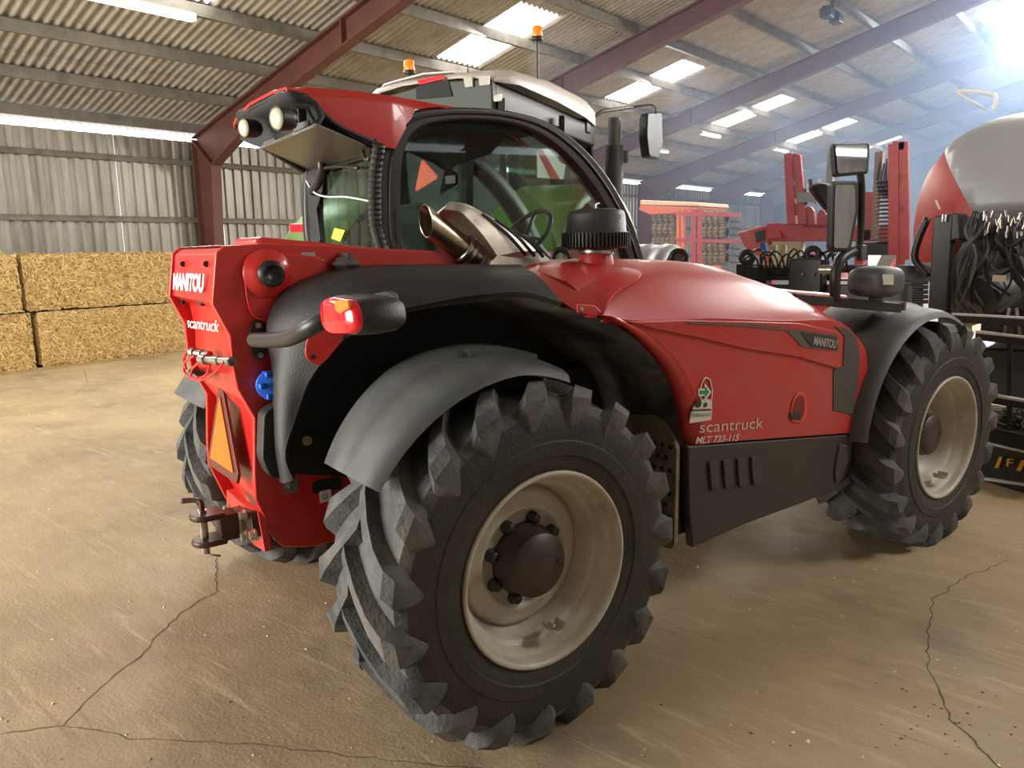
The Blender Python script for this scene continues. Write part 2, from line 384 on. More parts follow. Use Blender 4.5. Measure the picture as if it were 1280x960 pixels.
# roof, left slope: courses of corrugated sheets, each its own piece
roof = M().box((RIDGE, (Y0+Y1)/2, zroof(RIDGE)+.05), (.5, Y1-Y0, .04)).build('ceiling', ROOFM); tag(roof, kind='structure')
xs = [-12.35, -10.2, -8.02, -5.88, -3.72, -1.55, RIDGE+.1]
SY = 1.08; NY = 39; ys0 = 8.10 - 16*SY
def corr(x0, x1, w, waves, amp, seg=6):
    m = M(); pts = []
    for i in range(waves*seg+1):
        t = i/(waves*seg); pts.append((t*w, amp*math.cos(t*waves*2*math.pi)))
    m.grid([[(x, y, zroof(x)+dz) for y, dz in pts] for x in (x0, x1)])
    return m
for c in range(6):
    first = None
    for k in range(NY):
        y = ys0+k*SY
        if c == 2 and k >= 16 and (k-16) % 5 == 0: continue
        if c == 2 and k in (6, 11): continue
        if c == 5 and k == 26: continue
        if first is None:
            first = corr(xs[c]-.06, xs[c+1]+.06, SY, 8, .024).build('roof_sheet', ROOFM, roof, loc=(0, y, .012*(c % 2)))
        else:
            q = first.copy(); COL.objects.link(q); q.location = (0, y, .012*(c % 2))
wi = 1
for k in [6, 11, 16, 21, 26, 31, 36]:
    y = ys0+k*SY
    w = corr(xs[2]-.03, xs[3]+.03, SY, 8, .02).build('window_%d' % wi, SKYL, loc=(0, y, .02)); tag(w, kind='structure'); wi += 1
y = ys0+26*SY; w = corr(xs[5]-.03, xs[6]+.03, SY, 8, .02).build('window_%d' % wi, SKYL, loc=(0, y, .02)); tag(w, kind='structure'); wi += 1
# right slope with its own roof lights
def zr2(x): return zroof(RIDGE) - SL*(x-RIDGE)
rs = M(); 
holes = [(1.2, 3.4, 10.2, 12.4), (1.2, 3.4, 15.0, 17.2), (5.5, 7.7, 4.0, 6.2), (5.5, 7.7, 9.4, 11.6)]
xg = sorted({RIDGE, 1.2, 3.4, 5.5, 7.7, RX+.2}); yg = sorted({Y0, Y1} | {h[2] for h in holes} | {h[3] for h in holes})
for i in range(len(xg)-1):
    for j in range(len(yg)-1):
        cx, cy = (xg[i]+xg[i+1])/2, (yg[j]+yg[j+1])/2
        if any(h[0] < cx < h[1] and h[2] < cy < h[3] for h in holes): continue
        rs.grid([[(xg[i], yg[j], zr2(xg[i])), (xg[i+1], yg[j], zr2(xg[i+1]))], [(xg[i], yg[j+1], zr2(xg[i])), (xg[i+1], yg[j+1], zr2(xg[i+1]))]], smooth=False)
rs.build('roof_slope', ROOFM, roof)
for h in holes:
    w = M().grid([[(h[0], h[2], zr2(h[0])), (h[1], h[2], zr2(h[1]))], [(h[0], h[3], zr2(h[0])), (h[1], h[3], zr2(h[1]))]], smooth=False).build('window_%d' % wi, SKYL); tag(w, kind='structure'); wi += 1
# purlins
px_ = -11.80; 
while px_ < RIDGE:
    M().box((px_, (Y0+Y1)/2, ztop(px_)+.085), (.07, Y1-Y0, .17)).build('purlin', PURL, roof, bevel=.006); px_ += 1.27
for k in range(9):
    x = 1.4+k*1.27; M().box((x, (Y0+Y1)/2, zr2(x)-.12), (.07, Y1-Y0, .17)).build('purlin', PURL, roof)
# portal frames
def isect(m, a, b, w=.20, t=.02, side=Vector((0, 1, 0))):
    pass
fr0 = thing('portal_frame', 'oxide red steel portal frame, its column standing behind the straw bales', 'steel frame', (0, 5.4, 0), 0, 'portal frames')
def flange(m, pts, w, t=.022):
    for a, b in zip(pts, pts[1:]): m.bar(a, b, w, t, up=(0, 1, 0)) if False else m.bar(a, b, t, w, up=(0, 1, 0))
xo = WX+.14
col = M()
web = [(xo, 0), (xo+.42, 0), (xo+.66, 3.30), (xo, 3.80)]
col.prism([(x, .095, z) for x, z in web], (0, .012, 0))
col.bar((xo, .10, 0), (xo, .10, 3.82), .022, .20, up=(0, 1, 0)).bar((xo+.42, .10, 0), (xo+.66, .10, 3.30), .022, .20, up=(0, 1, 0))
col.bar((xo, .10, 3.80), (xo+.66, .10, 3.30), .035, .20, up=(0, 1, 0))
col.build('column', FRM, fr0)
def rafter(x0, x1, s):
    m = M(); zt = (lambda x: ztop(x)-.01) if s > 0 else (lambda x: zr2(x)-.21)
    if s > 0: bot = [(xo+.66, 3.30), (-9.3, 4.16), (x1, zt(x1)-.36)]
    else: bot = [(x0, zt(x0)-.36), (9.7, 4.25), (x1, 3.30)]
    top = [(x0, zt(x0)), ((x0+x1)/2, zt((x0+x1)/2)), (x1, zt(x1))]
    m.prism([(x, .095, z) for x, z in top] + [(x, .095, z) for x, z in reversed(bot)], (0, .012, 0))
    for pl in (top, bot):
        for a, b in zip(pl, pl[1:]): m.bar((a[0], .10, a[1]), (b[0], .10, b[1]), .022, .20, up=(0, 1, 0))
    for x in ([-7.2] if s > 0 else []): m.box((x, .1, zt(x)-.2), (.03, .2, .38))
    return m
rafter(xo, RIDGE, 1).build('rafter', FRM, fr0); rafter(RIDGE, RX-.05, -1).build('rafter', FRM, fr0)
M().box((RX-.3, .1, 1.7), (.4, .2, 3.4)).build('column', FRM, fr0)
fl = ['oxide red steel portal frame, second from the bales, its rafter rising behind the tractor beacon',
      'oxide red steel portal frame, third from the bales, crossing the middle of the roof',
      'oxide red steel portal frame, fourth from the straw bales',
      'oxide red steel portal frame, fifth from the bales, low above the orange implement',
      'oxide red steel portal frame nearest the dark far wall']
for i, y in enumerate((10.8, 16.2, 21.6, 27.0, 32.0)):
    c = link_copy(fr0, None, (0, y, 0)); c['label'] = fl[i]
# near-side frame, out of view, is part of the same row
c = link_copy(fr0, None, (0, 0.0-5.4+0.0, 0)); c['label'] = 'oxide red steel portal frame beside the doorway behind the camera'

# fluorescent fittings under the purlins
TUBE = mat('fluorescent_tube', (1.0, .93, .62), .4, emit=4.0)
FIT = mat('fitting_white', (.75, .72, .6), .5)
def fitting(x, y, L_, label):
    t = thing('fluorescent_fitting', label, 'ceiling lamp', (x, y, ztop(x)), 0, 'fluorescent fittings')
    M().box((0, 0, -.035), (.11, L_, .07)).build('housing', FIT, t, bevel=.01)
    tb = M()
    M().cyl((-.03, -L_/2+.05, -.09), (-.03, L_/2-.05, -.09), .018, n=10).cyl((.03, -L_/2+.05, -.09), (.03, L_/2-.05, -.09), .018, n=10).build('tube', TUBE, t)
    [M().box((0, s_*(L_/2-.02), -.075), (.1, .03, .06)).build('end_cap', FIT, t) for s_ in (-1, 1)]
    l = bpy.data.lights.new('tube_light', 'AREA'); l.shape = 'RECTANGLE'; l.size = .1; l.size_y = L_; l.energy = 22; l.color = (1, .9, .65)
    lo = bpy.data.objects.new('tube_light', l); COL.objects.link(lo); lo.parent = t; lo.location = (0, 0, -.12)
f1 = W(175, 10, n=(-SL, 0, 1), k=3.828+SL*12.139-.08)
fitting(-7.94, f1.y, 1.5, 'lit twin-tube fluorescent fitting at the top left, nearest the camera')
for (px, py), lb in (((822, 187), 'small yellowish fluorescent fitting left of the red implement, beside the tractor mirror'), ((888, 168), 'small yellowish fluorescent fitting just above the third roof light'), ((976, 187), 'small yellowish fluorescent fitting beside the left red upright')):
    q = W(px, py, n=(-SL, 0, 1), k=3.828+SL*12.139-.05)
    fitting(q.x, q.y, 1.2, lb)
q = W(1040, 12, n=(-SL, 0, 1), k=3.828+SL*12.139-.2)
t = thing('floodlight', 'dark double floodlight hanging under a purlin near the top middle', 'lamp', (q.x, q.y, q.z))
M().box((0, 0, .1), (.06, .06, .3)).box((0, 0, -.02), (.12, .7, .04)).build('bracket', BLKM, t)
for s in (-1, 1): M().box((0, s*.25, -.12), (.2, .26, .16)).build('lamp_head', BLKM, t, bevel=.02)

# ================================================================== STRAW BALES
STRAW = mat('straw_core', (.40, .26, .095), .9, col2=(.17, .105, .04), scale=22., stretch=(1, 1, 2.2), bump=1., bscale=55.)
STR2 = mat('straw_stalk', (.66, .45, .17), .7, col2=(.42, .27, .10), scale=9.)
STRT = mat('straw_stalk_pale', (.80, .60, .27), .7)
def bale(x, y, z, L_, H, label, sag=0, rz=0.0):
    t = thing('straw_bale', label, 'straw bale', (x, y, z), rz, 'stacked straw bales')
    D = 1.2; m = M(); nx, ny, nz = 12, 26, 12
    b = bmesh.new(); bmesh.ops.create_cube(b, size=1); bmesh.ops.subdivide_edges(b, edges=b.edges, cuts=15, use_grid_fill=True)
    for v in b.verts:
        c = v.co.copy(); r = .06
        q = Vector((c.x*D, c.y*L_, c.z*H))
        k = Vector((x+q.x, y+q.y, z+q.z))
        ex = max(0, abs(q.x)-(D/2-.07)), max(0, abs(q.y)-(L_/2-.07)), max(0, abs(q.z)-(H/2-.07))
        cnt = sum(e > 0.03 for e in ex)
        if cnt >= 2: q *= (1-.025*cnt)
        nn = Vector((c.x if abs(c.x) > .499 else 0, c.y if abs(c.y) > .499 else 0, c.z if abs(c.z) > .499 else 0))
        d = .045*mnoise.noise(k*2.3)+.03*mnoise.noise(k*7)+.02*mnoise.noise(k*19)
        q += nn.normalized()*d if nn.length else Vector()
        q.z += H/2
        q.z = max(.006, min(q.z, H-.004 if z < .1 else 9)); q.y = max(-L_/2, min(L_/2, q.y))
        v.co = q
    me = bpy.data.meshes.new('straw_core'); b.to_mesh(me); b.free(); me.materials.append(STRAW)
    o = bpy.data.objects.new('straw_core', me); COL.objects.link(o); o.parent = t
    for nm, mm_, cnt in (('loose_straw', STR2, 5200), ('pale_straw', STRT, 1800)):
        s = M()
        for i in range(cnt):
            side = random.random()
            if z < .1 and .74 <= side < .9: side = .5
            if side < .74: p0 = Vector((D/2+.01, random.uniform(-.5, .5)*L_, random.uniform(0.02, 1)*H)); n = Vector((1, 0, 0))
            elif side < .9: p0 = Vector((random.uniform(0, .5)*D, random.uniform(-.5, .5)*L_, H+.005)); n = Vector((0, 0, 1))
            else: p0 = Vector((random.uniform(-.5, .5)*D, L_/2, random.uniform(0, 1)*H)); n = Vector((0, 1, 0))
            d = Vector((random.gauss(0, .35), random.gauss(0, .7), random.gauss(-.1, .6))).normalized()
            d = (d - n*d.dot(n)*.6).normalized(); ln = random.uniform(.05, .15); w = random.uniform(.0018, .0038)
            if d.dot(n) < 0: d = d - n*2*d.dot(n)
            p0 = p0 + n*(.045*random.random()-.02)
            sd = d.cross(n).normalized()*w; a, bb = p0, p0+d*ln; mid = (a+bb)/2+n*random.uniform(0, .02)
            if a.z < .01 and z < .1: a.z = .01
            for e in (a, mid, bb): 
                if e.z < .006-0: e.z = .006
            for e in (a, mid, bb):
                e.z = min(e.z, H+(.03 if z > .1 else -.004)); e.y = max(-L_/2+.01, min(L_/2-.005, e.y)); e.z = max(e.z, .008)
            s.add([a-sd, a+sd, mid+sd, mid-sd, bb], [(0, 1, 2, 3), (3, 2, 4)])
        o = s.build(nm, mm_, t); o['kind'] = 'stuff'
    return t
bale(-10.66, .44, 0, 2.46, .84, 'lower straw bale at the left edge, against the corrugated wall', rz=.06)
bale(-10.78, 2.92, 0, 2.36, .84, 'lower straw bale nearest the rusty column, against the corrugated wall', rz=.06)
bale(-10.62, .34, .85, 2.48, .84, 'upper straw bale at the left edge, stacked on another bale', rz=.05)
bale(-10.80, 2.82, .85, 2.38, .83, 'upper straw bale nearest the rusty column, stacked on another bale', rz=.06)
bale(-10.56, -2.1, 0, 2.40, .84, 'lower straw bale cut by the left edge of the picture', rz=.05)
lt = M()
for i in range(2600):
    y = random.uniform(-2.5, 4.1); x = -10.05 - (y-1.0)*.06 + abs(random.gauss(0, .16)); a = random.uniform(0, 6.3); ln = random.uniform(.04, .12)
    q = Vector((x, y, random.uniform(.003, .02))); d = Vector((math.cos(a), math.sin(a), random.uniform(-.03, .15)))*ln; sd = Vector((-d.y, d.x, 0)).normalized()*.0025
    lt.add([q-sd, q+sd, q+d+sd, q+d-sd], [(0, 1, 2, 3)])
o = lt.build('fallen_straw', STR2); tag(o, 'loose straw fallen on the floor along the foot of the bales', 'straw', kind='stuff')
# ================================================================== TELEHANDLER
TR = thing('telehandler', 'red telescopic handler standing in the middle of the floor, seen from its rear right', 'telehandler', (0, 0, 0), -TH)
def dense(P, k=4):
    """Catmull-Rom through the points"""
    P = [Vector(p) for p in P]; out = []
    for i in range(len(P)-1):
        a, b, c, d = P[max(i-1, 0)], P[i], P[i+1], P[min(i+2, len(P)-1)]
        for j in range(k):
            t = j/k; out.append(.5*((2*b)+(c-a)*t+(2*a-5*b+4*c-d)*t*t+(3*b-a-3*c+d)*t**3))
    out.append(P[-1]); return out
def rounded(P, r=.03, k=4, closed=True):
    P = [Vector(p) for p in P]; out = []; n = len(P)
    for i in range(n):
        a, b, c = P[i-1], P[i], P[(i+1) % n]; da, dc = (a-b), (c-b); ra = min(r, da.length*.45); rc = min(r, dc.length*.45)
        s, e = b+da.normalized()*ra, b+dc.normalized()*rc
        for j in range(k+1):
            t = j/k; out.append(s*(1-t)**2+b*2*t*(1-t)+e*t*t)
    return out

# ---------------------------------------------------------------- wheels
def tyre_mesh(name, sd):
    """sd = +1 right-hand tyre (outer side +x), -1 left-hand; lug centres lead forward at the top"""
    m = M(); prof = [(-.205, .315), (-.225, .335), (-.240, .39), (-.246, .395), (-.247, .44), (-.243, .445), (-.242, .49), (-.236, .535), (-.215, .568), (-.12, .580), (0, .584),
                     (.12, .580), (.215, .568), (.236, .535), (.242, .49), (.243, .445), (.247, .44), (.246, .395), (.240, .39), (.232, .345), (.228, .338), (.205, .315)]
    m.lathe((0, 0, 0), (1, 0, 0), prof, n=80); n1 = len(m.f); nring = 80
    idx = []
    for j in range(len(prof)-1): idx += [1 if 7 <= j <= 12 else 0]*nring
    st = [(.238, .480, .2435, .484, -.005, .012), (.238, .500, .2495, .508, .0, .040), (.236, .525, .2535, .548, .012, .064), (.228, .550, .248, .590, .035, .088), (.20, .570, .220, .618, .075, .082), (.14, .575, .15, .6265, .16, .062), (.07, .578, .075, .628, .27, .048), (.0, .58, .0, .629, .39, .044), (-.035, .58, -.030, .628, .445, .038)]
    NL = 19
    for side in (1, -1):
        for k in range(NL):
            p0 = 2*math.pi*(k+(.5 if side < 0 else 0))/NL + .05
            vs = []
            for (xb, rb, xt, rt, dp, hw) in st:
                for x, r, h in ((xb, rb, -hw*1.35), (xt, rt, -hw*.80), (xt, rt, hw*.80), (xb, rb, hw*1.40)):
                    ph = p0 - dp*sd*1.0 + h
                    ph = p0 - dp + h
                    vs.append((side*x, math.cos(ph)*r, math.sin(ph)*r))
            S = len(st); fs = []
            for i in range(S-1):
                for q in range(3): fs.append((i*4+q, i*4+q+1, (i+1)*4+q+1, (i+1)*4+q))
            fs += [(0, 3, 2, 1), ((S-1)*4, (S-1)*4+1, (S-1)*4+2, (S-1)*4+3)]
            m.add(vs, fs, True); idx += [1]*len(fs)
    me = bpy.data.meshes.new(name); me.from_pydata(m.v, [], m.f); me.materials.append(RUBBER); me.materials.append(TREAD)
    me.polygons.foreach_set('use_smooth', m.sm); me.polygons.foreach_set('material_index', idx); me.update()
    b = bmesh.new(); b.from_mesh(me); bmesh.ops.recalc_face_normals(b, faces=b.faces); b.to_mesh(me); b.free()
    me.set_sharp_from_angle(angle=math.radians(32))
    return me
TYM = tyre_mesh('tyre', 1)
RP = [(-.40, .262), (-.40, .30), (-.05, .318), (-.015, .322), (-.014, .338), (-.004, .341), (.004, .338), (.003, .328), (-.010, .320), (-.030, .314), (-.046, .310), (-.052, .300), (-.085, .296), (-.094, .284), (-.098, .276), (-.135, .272), (-.142, .262), (-.190, .258), (-.190, .252), (-.160, .246), (-.150, .225), (-.150, .205), (-.138, .190), (-.138, .175), (-.152, .168), (-.152, .10), (-.152, .0001)]
rimm = M().lathe((0, 0, 0), (1, 0, 0), RP, n=56).mesh('wheel_rim'); rimm.materials.append(RIMW)
RPF = RP[:17] + [(-.215, .256), (-.215, .250), (-.200, .236), (-.192, .20), (-.187, .165), (-.187, .0001)]
rimf = M().lathe((0, 0, 0), (1, 0, 0), RPF, n=56).mesh('wheel_rim'); rimf.materials.append(RIMW)
hub = M().lathe((0, 0, 0), (1, 0, 0), [(-.152, .128), (-.125, .128), (-.118, .116), (-.06, .114), (-.052, .110), (-.050, .095), (-.046, .092), (-.046, .0001)], n=36)
hub.cyl((-.047, .085, .0), (-.043, .085, 0), .012, n=8)
hubm = hub.mesh('hub_cap'); hubm.materials.append(HUBM)
nutm = M().lathe((0, 0, 0), (1, 0, 0), [(0, .024), (.010, .024), (.011, .019), (.030, .019), (.034, .015), (.036, .0001)], n=12).mesh('wheel_nut'); nutm.materials.append(BLKM)
vg = M()
vg.grid([[(x, .030*math.cos(a), .030*math.sin(a)-.0) for a in [math.radians(d) for d in range(180, 361, 20)]] for x in (0, .055)], thick=(0, 0, .004)); vg.cyl((.0, 0, -.012), (.03, 0, -.012), .008, n=8)
vgm = vg.mesh('valve_guard'); vgm.materials.append(RIMW)
def wheel(x, y, sd, dd=0.):
    t = bpy.data.objects.new('tyre', TYM); COL.objects.link(t); t.parent = TR; t.location = (x, y, .61)
    r = bpy.data.objects.new('wheel_rim', rimf if dd else rimm); COL.objects.link(r); r.parent = TR; r.location = (x+sd*.238, y, .61)
    if sd < 0: r.rotation_euler = (0, 0, math.pi)
    h = bpy.data.objects.new('hub_cap', hubm); COL.objects.link(h); h.parent = r; h.location = (-dd, 0, 0)
    for k in range(8):
        a = math.radians(28+45*k); n = bpy.data.objects.new('wheel_nut', nutm); COL.objects.link(n); n.parent = r; n.location = (-.152-dd, .142*math.cos(a), .142*math.sin(a))
    v = bpy.data.objects.new('valve_guard', vgm); COL.objects.link(v); v.parent = r; a = math.radians(-80); v.location = (-.075, .262*math.cos(a)+.01, .262*math.sin(a)+.035)
    return t
XC = .972
wheel(XC, 0, 1); wheel(XC, 2.81, 1, .035); wheel(-XC, 0, -1); wheel(-XC, 2.81, -1, .035)
# axles
for y in (0, 2.81):
    a = M().cyl((-.75, y, .61), (.75, y, .61), .10, n=20).lathe((0, y, .61), (0, 1, 0), [(-.22, .06), (-.16, .16), (.16, .17), (.22, .06)], n=20)
    for s in (-1, 1): a.lathe((s*.52, y, .61), (s, 0, 0), [(0, .10), (.03, .16), (.14, .17), (.28, .17)], n=24)
    a.build('axle', BLKM, TR)

# ---------------------------------------------------------------- chassis: cheeks and rear plates
ck = [(.15, 1.66), (-.60, 1.70), (-.745, 1.693), (-.774, 1.67), (-.800, 1.502), (-.751, 1.391), (-.749, 1.281), (-.739, 1.204), (-.690, 1.095), (-.705, .888), (-.706, .796), (-.648, .631), (-.62, .60), (-.52, .572), (-.30, .568), (.20, .60), (.9, .62), (.9, 1.2), (.6, 1.62)]
CHX = .42
def cheek(x): return M().prism([(x-.024, y, z) for y, z in ck], (.024, 0, 0)).build('chassis_cheek', RED, TR, bevel=.006)
cheek(CHX); cheek(-.185)
LX = -.185
pr = [(-.742, 1.685), (-.765, 1.665), (-.786, 1.505), (-.728, 1.470), (-.715, 1.36), (-.722, 1.24), (-.70, 1.15)]
rp = M().grid([[(LX, y, z), (CHX-.024, y, z)] for y, z in pr], smooth=False, thick=(0, .02, 0)).build('rear_panel', RED, TR, bevel=.004)
rp['label'] = 'upper rear plate with white lettering'
# two lower flanges with the recess for the triangle between
pr2 = [(-.70, 1.15), (-.655, 1.08), (-.66, .87), (-.665, .80), (-.60, .64)]
lp = M().grid([[(LX, y, z), (CHX-.024, y, z)] for y, z in pr2], smooth=False, thick=(0, .02, 0)).build('lower_rear_panel', RED, TR, bevel=.004)
# hanging hitch flange
hf = M().prism([V(x, y, Y=-.70) for x, y in ((283, 612), (300, 628), (322, 640), (331, 690), (316, 681), (300, 655), (283, 640))], (0, .03, 0)).build('hitch_flange', RED, TR, bevel=.003)
for px_c in ((229, 330), (258, 330)):
    M().cyl(V(*px_c, Y=-.762), V(*px_c, Y=-.775), .011, n=10).build('bolt', BLKM, TR)
for px_c in ((227, 377), (251, 379)):
    q = V(*px_c, Y=-.755); M().box(q, (.055, .012, .016)).build('slot', DARK, TR)
# lettering on the rear
o3 = V(217, 362, Y=-.787)
def plane_text(name, s, m, a, b, c, ext=.004, **k):
    """a lower left, b lower right, c upper left"""
    return text(name, s, m, TR, a, b-a, c-a, (c-a).length, ext=ext, width=(b-a).length, **k)
plane_text('lettering', 'MANITOU', WHITE, V(218, 362, Y=-.786), V(256, 366, Y=-.786), V(219, 341, Y=-.783), ext=.006, bold=.055)
plane_text('lettering', 'scantruck', WHITE, V(238, 409, Y=-.726), V(278, 415, Y=-.726), V(239, 396, Y=-.726), ext=.014, bold=.008)
# stepped pivot boss on the right cheek
bp = [(302, 332), (308, 318), (322, 313), (400, 321), (408, 330), (408, 350), (392, 352), (370, 366), (352, 385), (345, 398), (330, 403), (314, 396), (307, 380)]
b1 = rounded([V(x, y, X=CHX) for x, y in bp], .04)
M().prism(b1, (.016, 0, 0)).build('boom_pivot_boss', RED, TR, bevel=.005)
cc = V(333, 342, X=CHX); pb = M()
pb.lathe(cc, (1, 0, 0), [(.01, .086), (.020, .084), (.022, .075), (.030, .073), (.032, .062), (.042, .060), (.044, .0001)], n=40).build('pivot_ring', RED, TR)
pc = M().lathe(cc+Vector((.0, 0, 0)), (1, 0, 0), [(.042, .046), (.058, .046), (.060, .040), (.072, .038), (.072, .029), (.062, .027), (.062, .0001)], n=28)
for k in range(10):
    a = k*.628; pc.box(cc+Vector((.066, .033*math.cos(a), .033*math.sin(a))), (.016, .008, .008))
pc.build('pivot_cap', BLKM, TR)
# boom between the cheeks, running forward and down under the cab side
bm = M(); A0, A1 = Vector((.10, -.60, 1.56)), Vector((.10, 3.4, 1.15))
bm.bar(A0, A1, .30, .34).build('boom', RED, TR, bevel=.03)
q0, q1 = V(455, 318, X=.16), V(555, 336, X=.16)
cv = M().prism(rounded([V(472, 319, X=.30), V(500, 321, X=.30), V(530, 326, X=.30), V(556, 337, X=.30), V(556, 345, X=.30), V(440, 345, X=.30), V(440, 318, X=.30)], .02), (-.25, 0, 0)).build('boom_cover', RED, TR, bevel=.01)
M().box(V(385, 319, X=CHX)+Vector((.003, 0, 0)), (.003, .05, .02)).build('data_plate', mat('plate_grey', (.45, .43, .42), .5), TR)
# warning triangle
def tri(T, cor, m1, m2, parent, thick, fr=.22, push=(0, -.004, 0)):
    c = (cor[0]+cor[1]+cor[2])/3; o = []
    for i in range(3):
        a, b, e = cor[i-1], cor[i], cor[(i+1) % 3]; o += [b.lerp(a, .10), b.lerp(e, .10)]
    back = M().prism(o, thick).build(T, m2, parent, bevel=.002)
    i_ = [c+(p-c)*(1-fr) for p in cor]
    M().prism([p+Vector(push) for p in i_], Vector(thick)*.3).build('reflector_face', m1, back)
    return back
tc_ = [V(275, 470, Y=-.70), V(300, 608, Y=-.715), V(259, 580, Y=-.715)]
t_ = tri('slow_vehicle_triangle', tc_, ORANGE, ORED, TR, (0, .012, 0), fr=.30, push=(0, -.005, 0))
# coupling valves and red hoses
cpl = M()
for (x, y), (x2, y2) in (((252, 449), (290, 452)), ((240, 440), (262, 444))):
    a, b = V(x, y, Y=-.80), V(x2, y2, Y=-.76)
    cpl.cyl(a, b, .014, n=12); cpl.cyl(a.lerp(b, .0), a.lerp(b, .18), .021, n=6).cyl(a.lerp(b, .45), a.lerp(b, .62), .019, n=6).cyl(a.lerp(b, .85), b, .018, n=6)
cpl.build('hydraulic_coupling', STEEL, TR)
for pts in ([(243, 445), (232, 452), (231, 466), (242, 474), (258, 468), (263, 452)], [(250, 452), (240, 462), (240, 472), (256, 474), (272, 462), (280, 452)], [(236, 436), (230, 448), (233, 462)]):
    M().tube(dense([V(x, y, Y=-.81+.006*i) for i, (x, y) in enumerate(pts)], 5), .005, n=8).build('red_hose', LENSR, TR)
for x, y in ((247, 466), (254, 468), (240, 464)): M().cyl(V(x, y, Y=-.735), V(x, y, Y=-.77), .012, n=10).build('valve_port', BLKM, TR)
# tow hitch
hh = M(); hy = -.74
hb = V(300, 645, Y=hy)
plt = M().prism(rounded([V(x, y, Y=-.725) for x, y in ((288, 634), (312, 640), (318, 672), (300, 676), (288, 668))], .01), (0, .03, 0)).build('hitch_plate', BROWN, TR, bevel=.003)
c0 = V(296, 653, Y=-.74); out = Vector((-.02, -1, -.02)).normalized()
cl = M()
cl.box(c0+out*.035, (.075, .07, .10))
for dz, dx in ((.042, 0), (-.055, 0)):
    ctr = c0+Vector((0, 0, dz)); pts = []
    for a in range(0, 181, 20): pts.append(ctr+Vector((.055*math.cos(math.radians(a)), -.115-.048*math.sin(math.radians(a)), 0)))
    pts = [ctr+Vector((.055, -.05, 0))]+pts+[ctr+Vector((-.055, -.05, 0))]
    cl.prism(pts, (0, 0, .022))
cl.build('tow_clevis', BROWN, TR, bevel=.006)
pp = c0+Vector((0, -.118, 0))
M().cyl(pp+Vector((0, 0, -.09)), pp+Vector((0, 0, .075)), .015, n=14).build('hitch_pin', STEEL, TR)
M().tube(dense([pp+Vector((0, 0, .07)), pp+Vector((-.002, 0, .10)), pp+Vector((-.012, -.008, .108)), pp+Vector((-.03, -.03, .110)), pp+Vector((-.045, -.055, .108))], 4), .010, n=10).build('pin_handle', BROWN, TR)
M().tube([pp+Vector((0, 0, -.085)), pp+Vector((.03, .01, -.09)), pp+Vector((.07, .03, -.085))], .004, n=6).build('spring_clip', BROWN, TR)
for x, y in ((287, 636), (320, 668), (307, 643), (309, 670)):
    q = V(x, y, Y=-.735); M().cyl(q, q+Vector((0, -.022, 0)), .017, n=6, smooth=False).cyl(q, q+Vector((0, -.006, 0)), .021, n=16).build('hitch_bolt', mat('zinc_bolt', (.55, .50, .36), .35, metal=1.), TR)
q = V(363, 606, X=CHX); M().cyl(q, q+Vector((.02, 0, 0)), .014, n=6, smooth=False).box(q, (.006, .05, .06)).build('cheek_bolt', STEEL, TR)
q = V(407, 620, X=CHX+.003); M().box(q, (.003, .045, .045)).build('inspection_sticker', WHITE, TR); 
text('lettering', 'Q', BLKM, TR, V(403, 625, X=CHX+.006), (0, 1, 0), (0, 0, 1), .022, ext=.001)
q = V(408, 606, X=CHX-.005); M().prism(rounded([q+Vector((.008, a*.06, b*.025)) for a, b in ((-1, -1), (1, -1), (1, 1), (-1, 1))], .024), (-.02, 0, 0)).build('slot', DARK, TR)

# ---------------------------------------------------------------- black wheel arch body
Kp = [(356, 600, .45), (349, 560, .45), (348, 505, .45), (346, 457, .45), (340, 404, .45), (366, 364, .45), (419, 344, .46), (472, 338, .50), (560, 337, .55), (650, 337, .62)]
Mp = [(361, 602, .57), (354, 560, .57), (354, 503, .58), (359, 447, .58), (376, 402, .61), (417, 368, .66), (480, 352, .72), (550, 348, .76), (615, 347, .80), (672, 352, .86)]
Lp = [(369, 596, .60), (361, 562, .60), (376, 505, .62), (395, 466, .66), (431, 426, .72), (480, 397, .79), (540, 382, .85), (600, 374, .91), (655, 372, .96), (700, 384, 1.02)]
def curve(L_, k=4): return dense([V(x, y, X=X) for x, y, X in L_], k)
K_, M_, L_ = curve(Kp), curve(Mp), curve(Lp)
rows = []
for a, b, c in zip(K_, M_, L_):
    r = dense([a, b, c], 5); rows.append(r)
M().grid(rows, thick=-.02).build('wheel_arch_shell', BLKP, TR)
Rp = [(700, 384, 1.02), (744, 395, 1.045), (791, 421, 1.05), (826, 460, 1.05), (844, 503, 1.05), (854, 556, 1.05)]
L2 = L_ + curve(Rp)[1:]
liner = []
for p_ in L2:
    liner.append([p_+Vector((0, 0, 0)), Vector((p_.x-.03, p_.y, p_.z-.012 if p_.z > 1.1 else p_.z)), Vector((.70 if p_.x > .75 else p_.x-.06, p_.y, p_.z-.02)), Vector((.47, p_.y+.02, p_.z-.03))])
M().grid(liner).build('wheel_arch_liner', mat('dusty_liner', (.020, .020, .021), .7, dust=.8, dcol=(.24, .20, .15), bump=.6, bscale=40.), TR)
bw = [(.46, p_.y, p_.z-.02) for p_ in L2[:]]
bw += [(.46, .95, .62), (.46, .0, .62), (.46, -.25, .80)]
M().prism(bw, (-.01, 0, 0)).build('inner_well_panel', DARK, TR)
# shield box beside the column
M().prism(rounded([V(x, y, X=.50) for x, y in ((349, 503), (330, 517), (328, 574), (338, 597), (363, 601), (354, 560), (352, 520))], .02), (-.07, 0, 0)).build('lower_shield', BLKP, TR, bevel=.008)
M().cyl(V(384, 551, X=.47), V(384, 551, X=.485), .018, n=14).build('well_bolt', mat('well_bolt_brass', (.28, .22, .12), .4, metal=.8), TR)
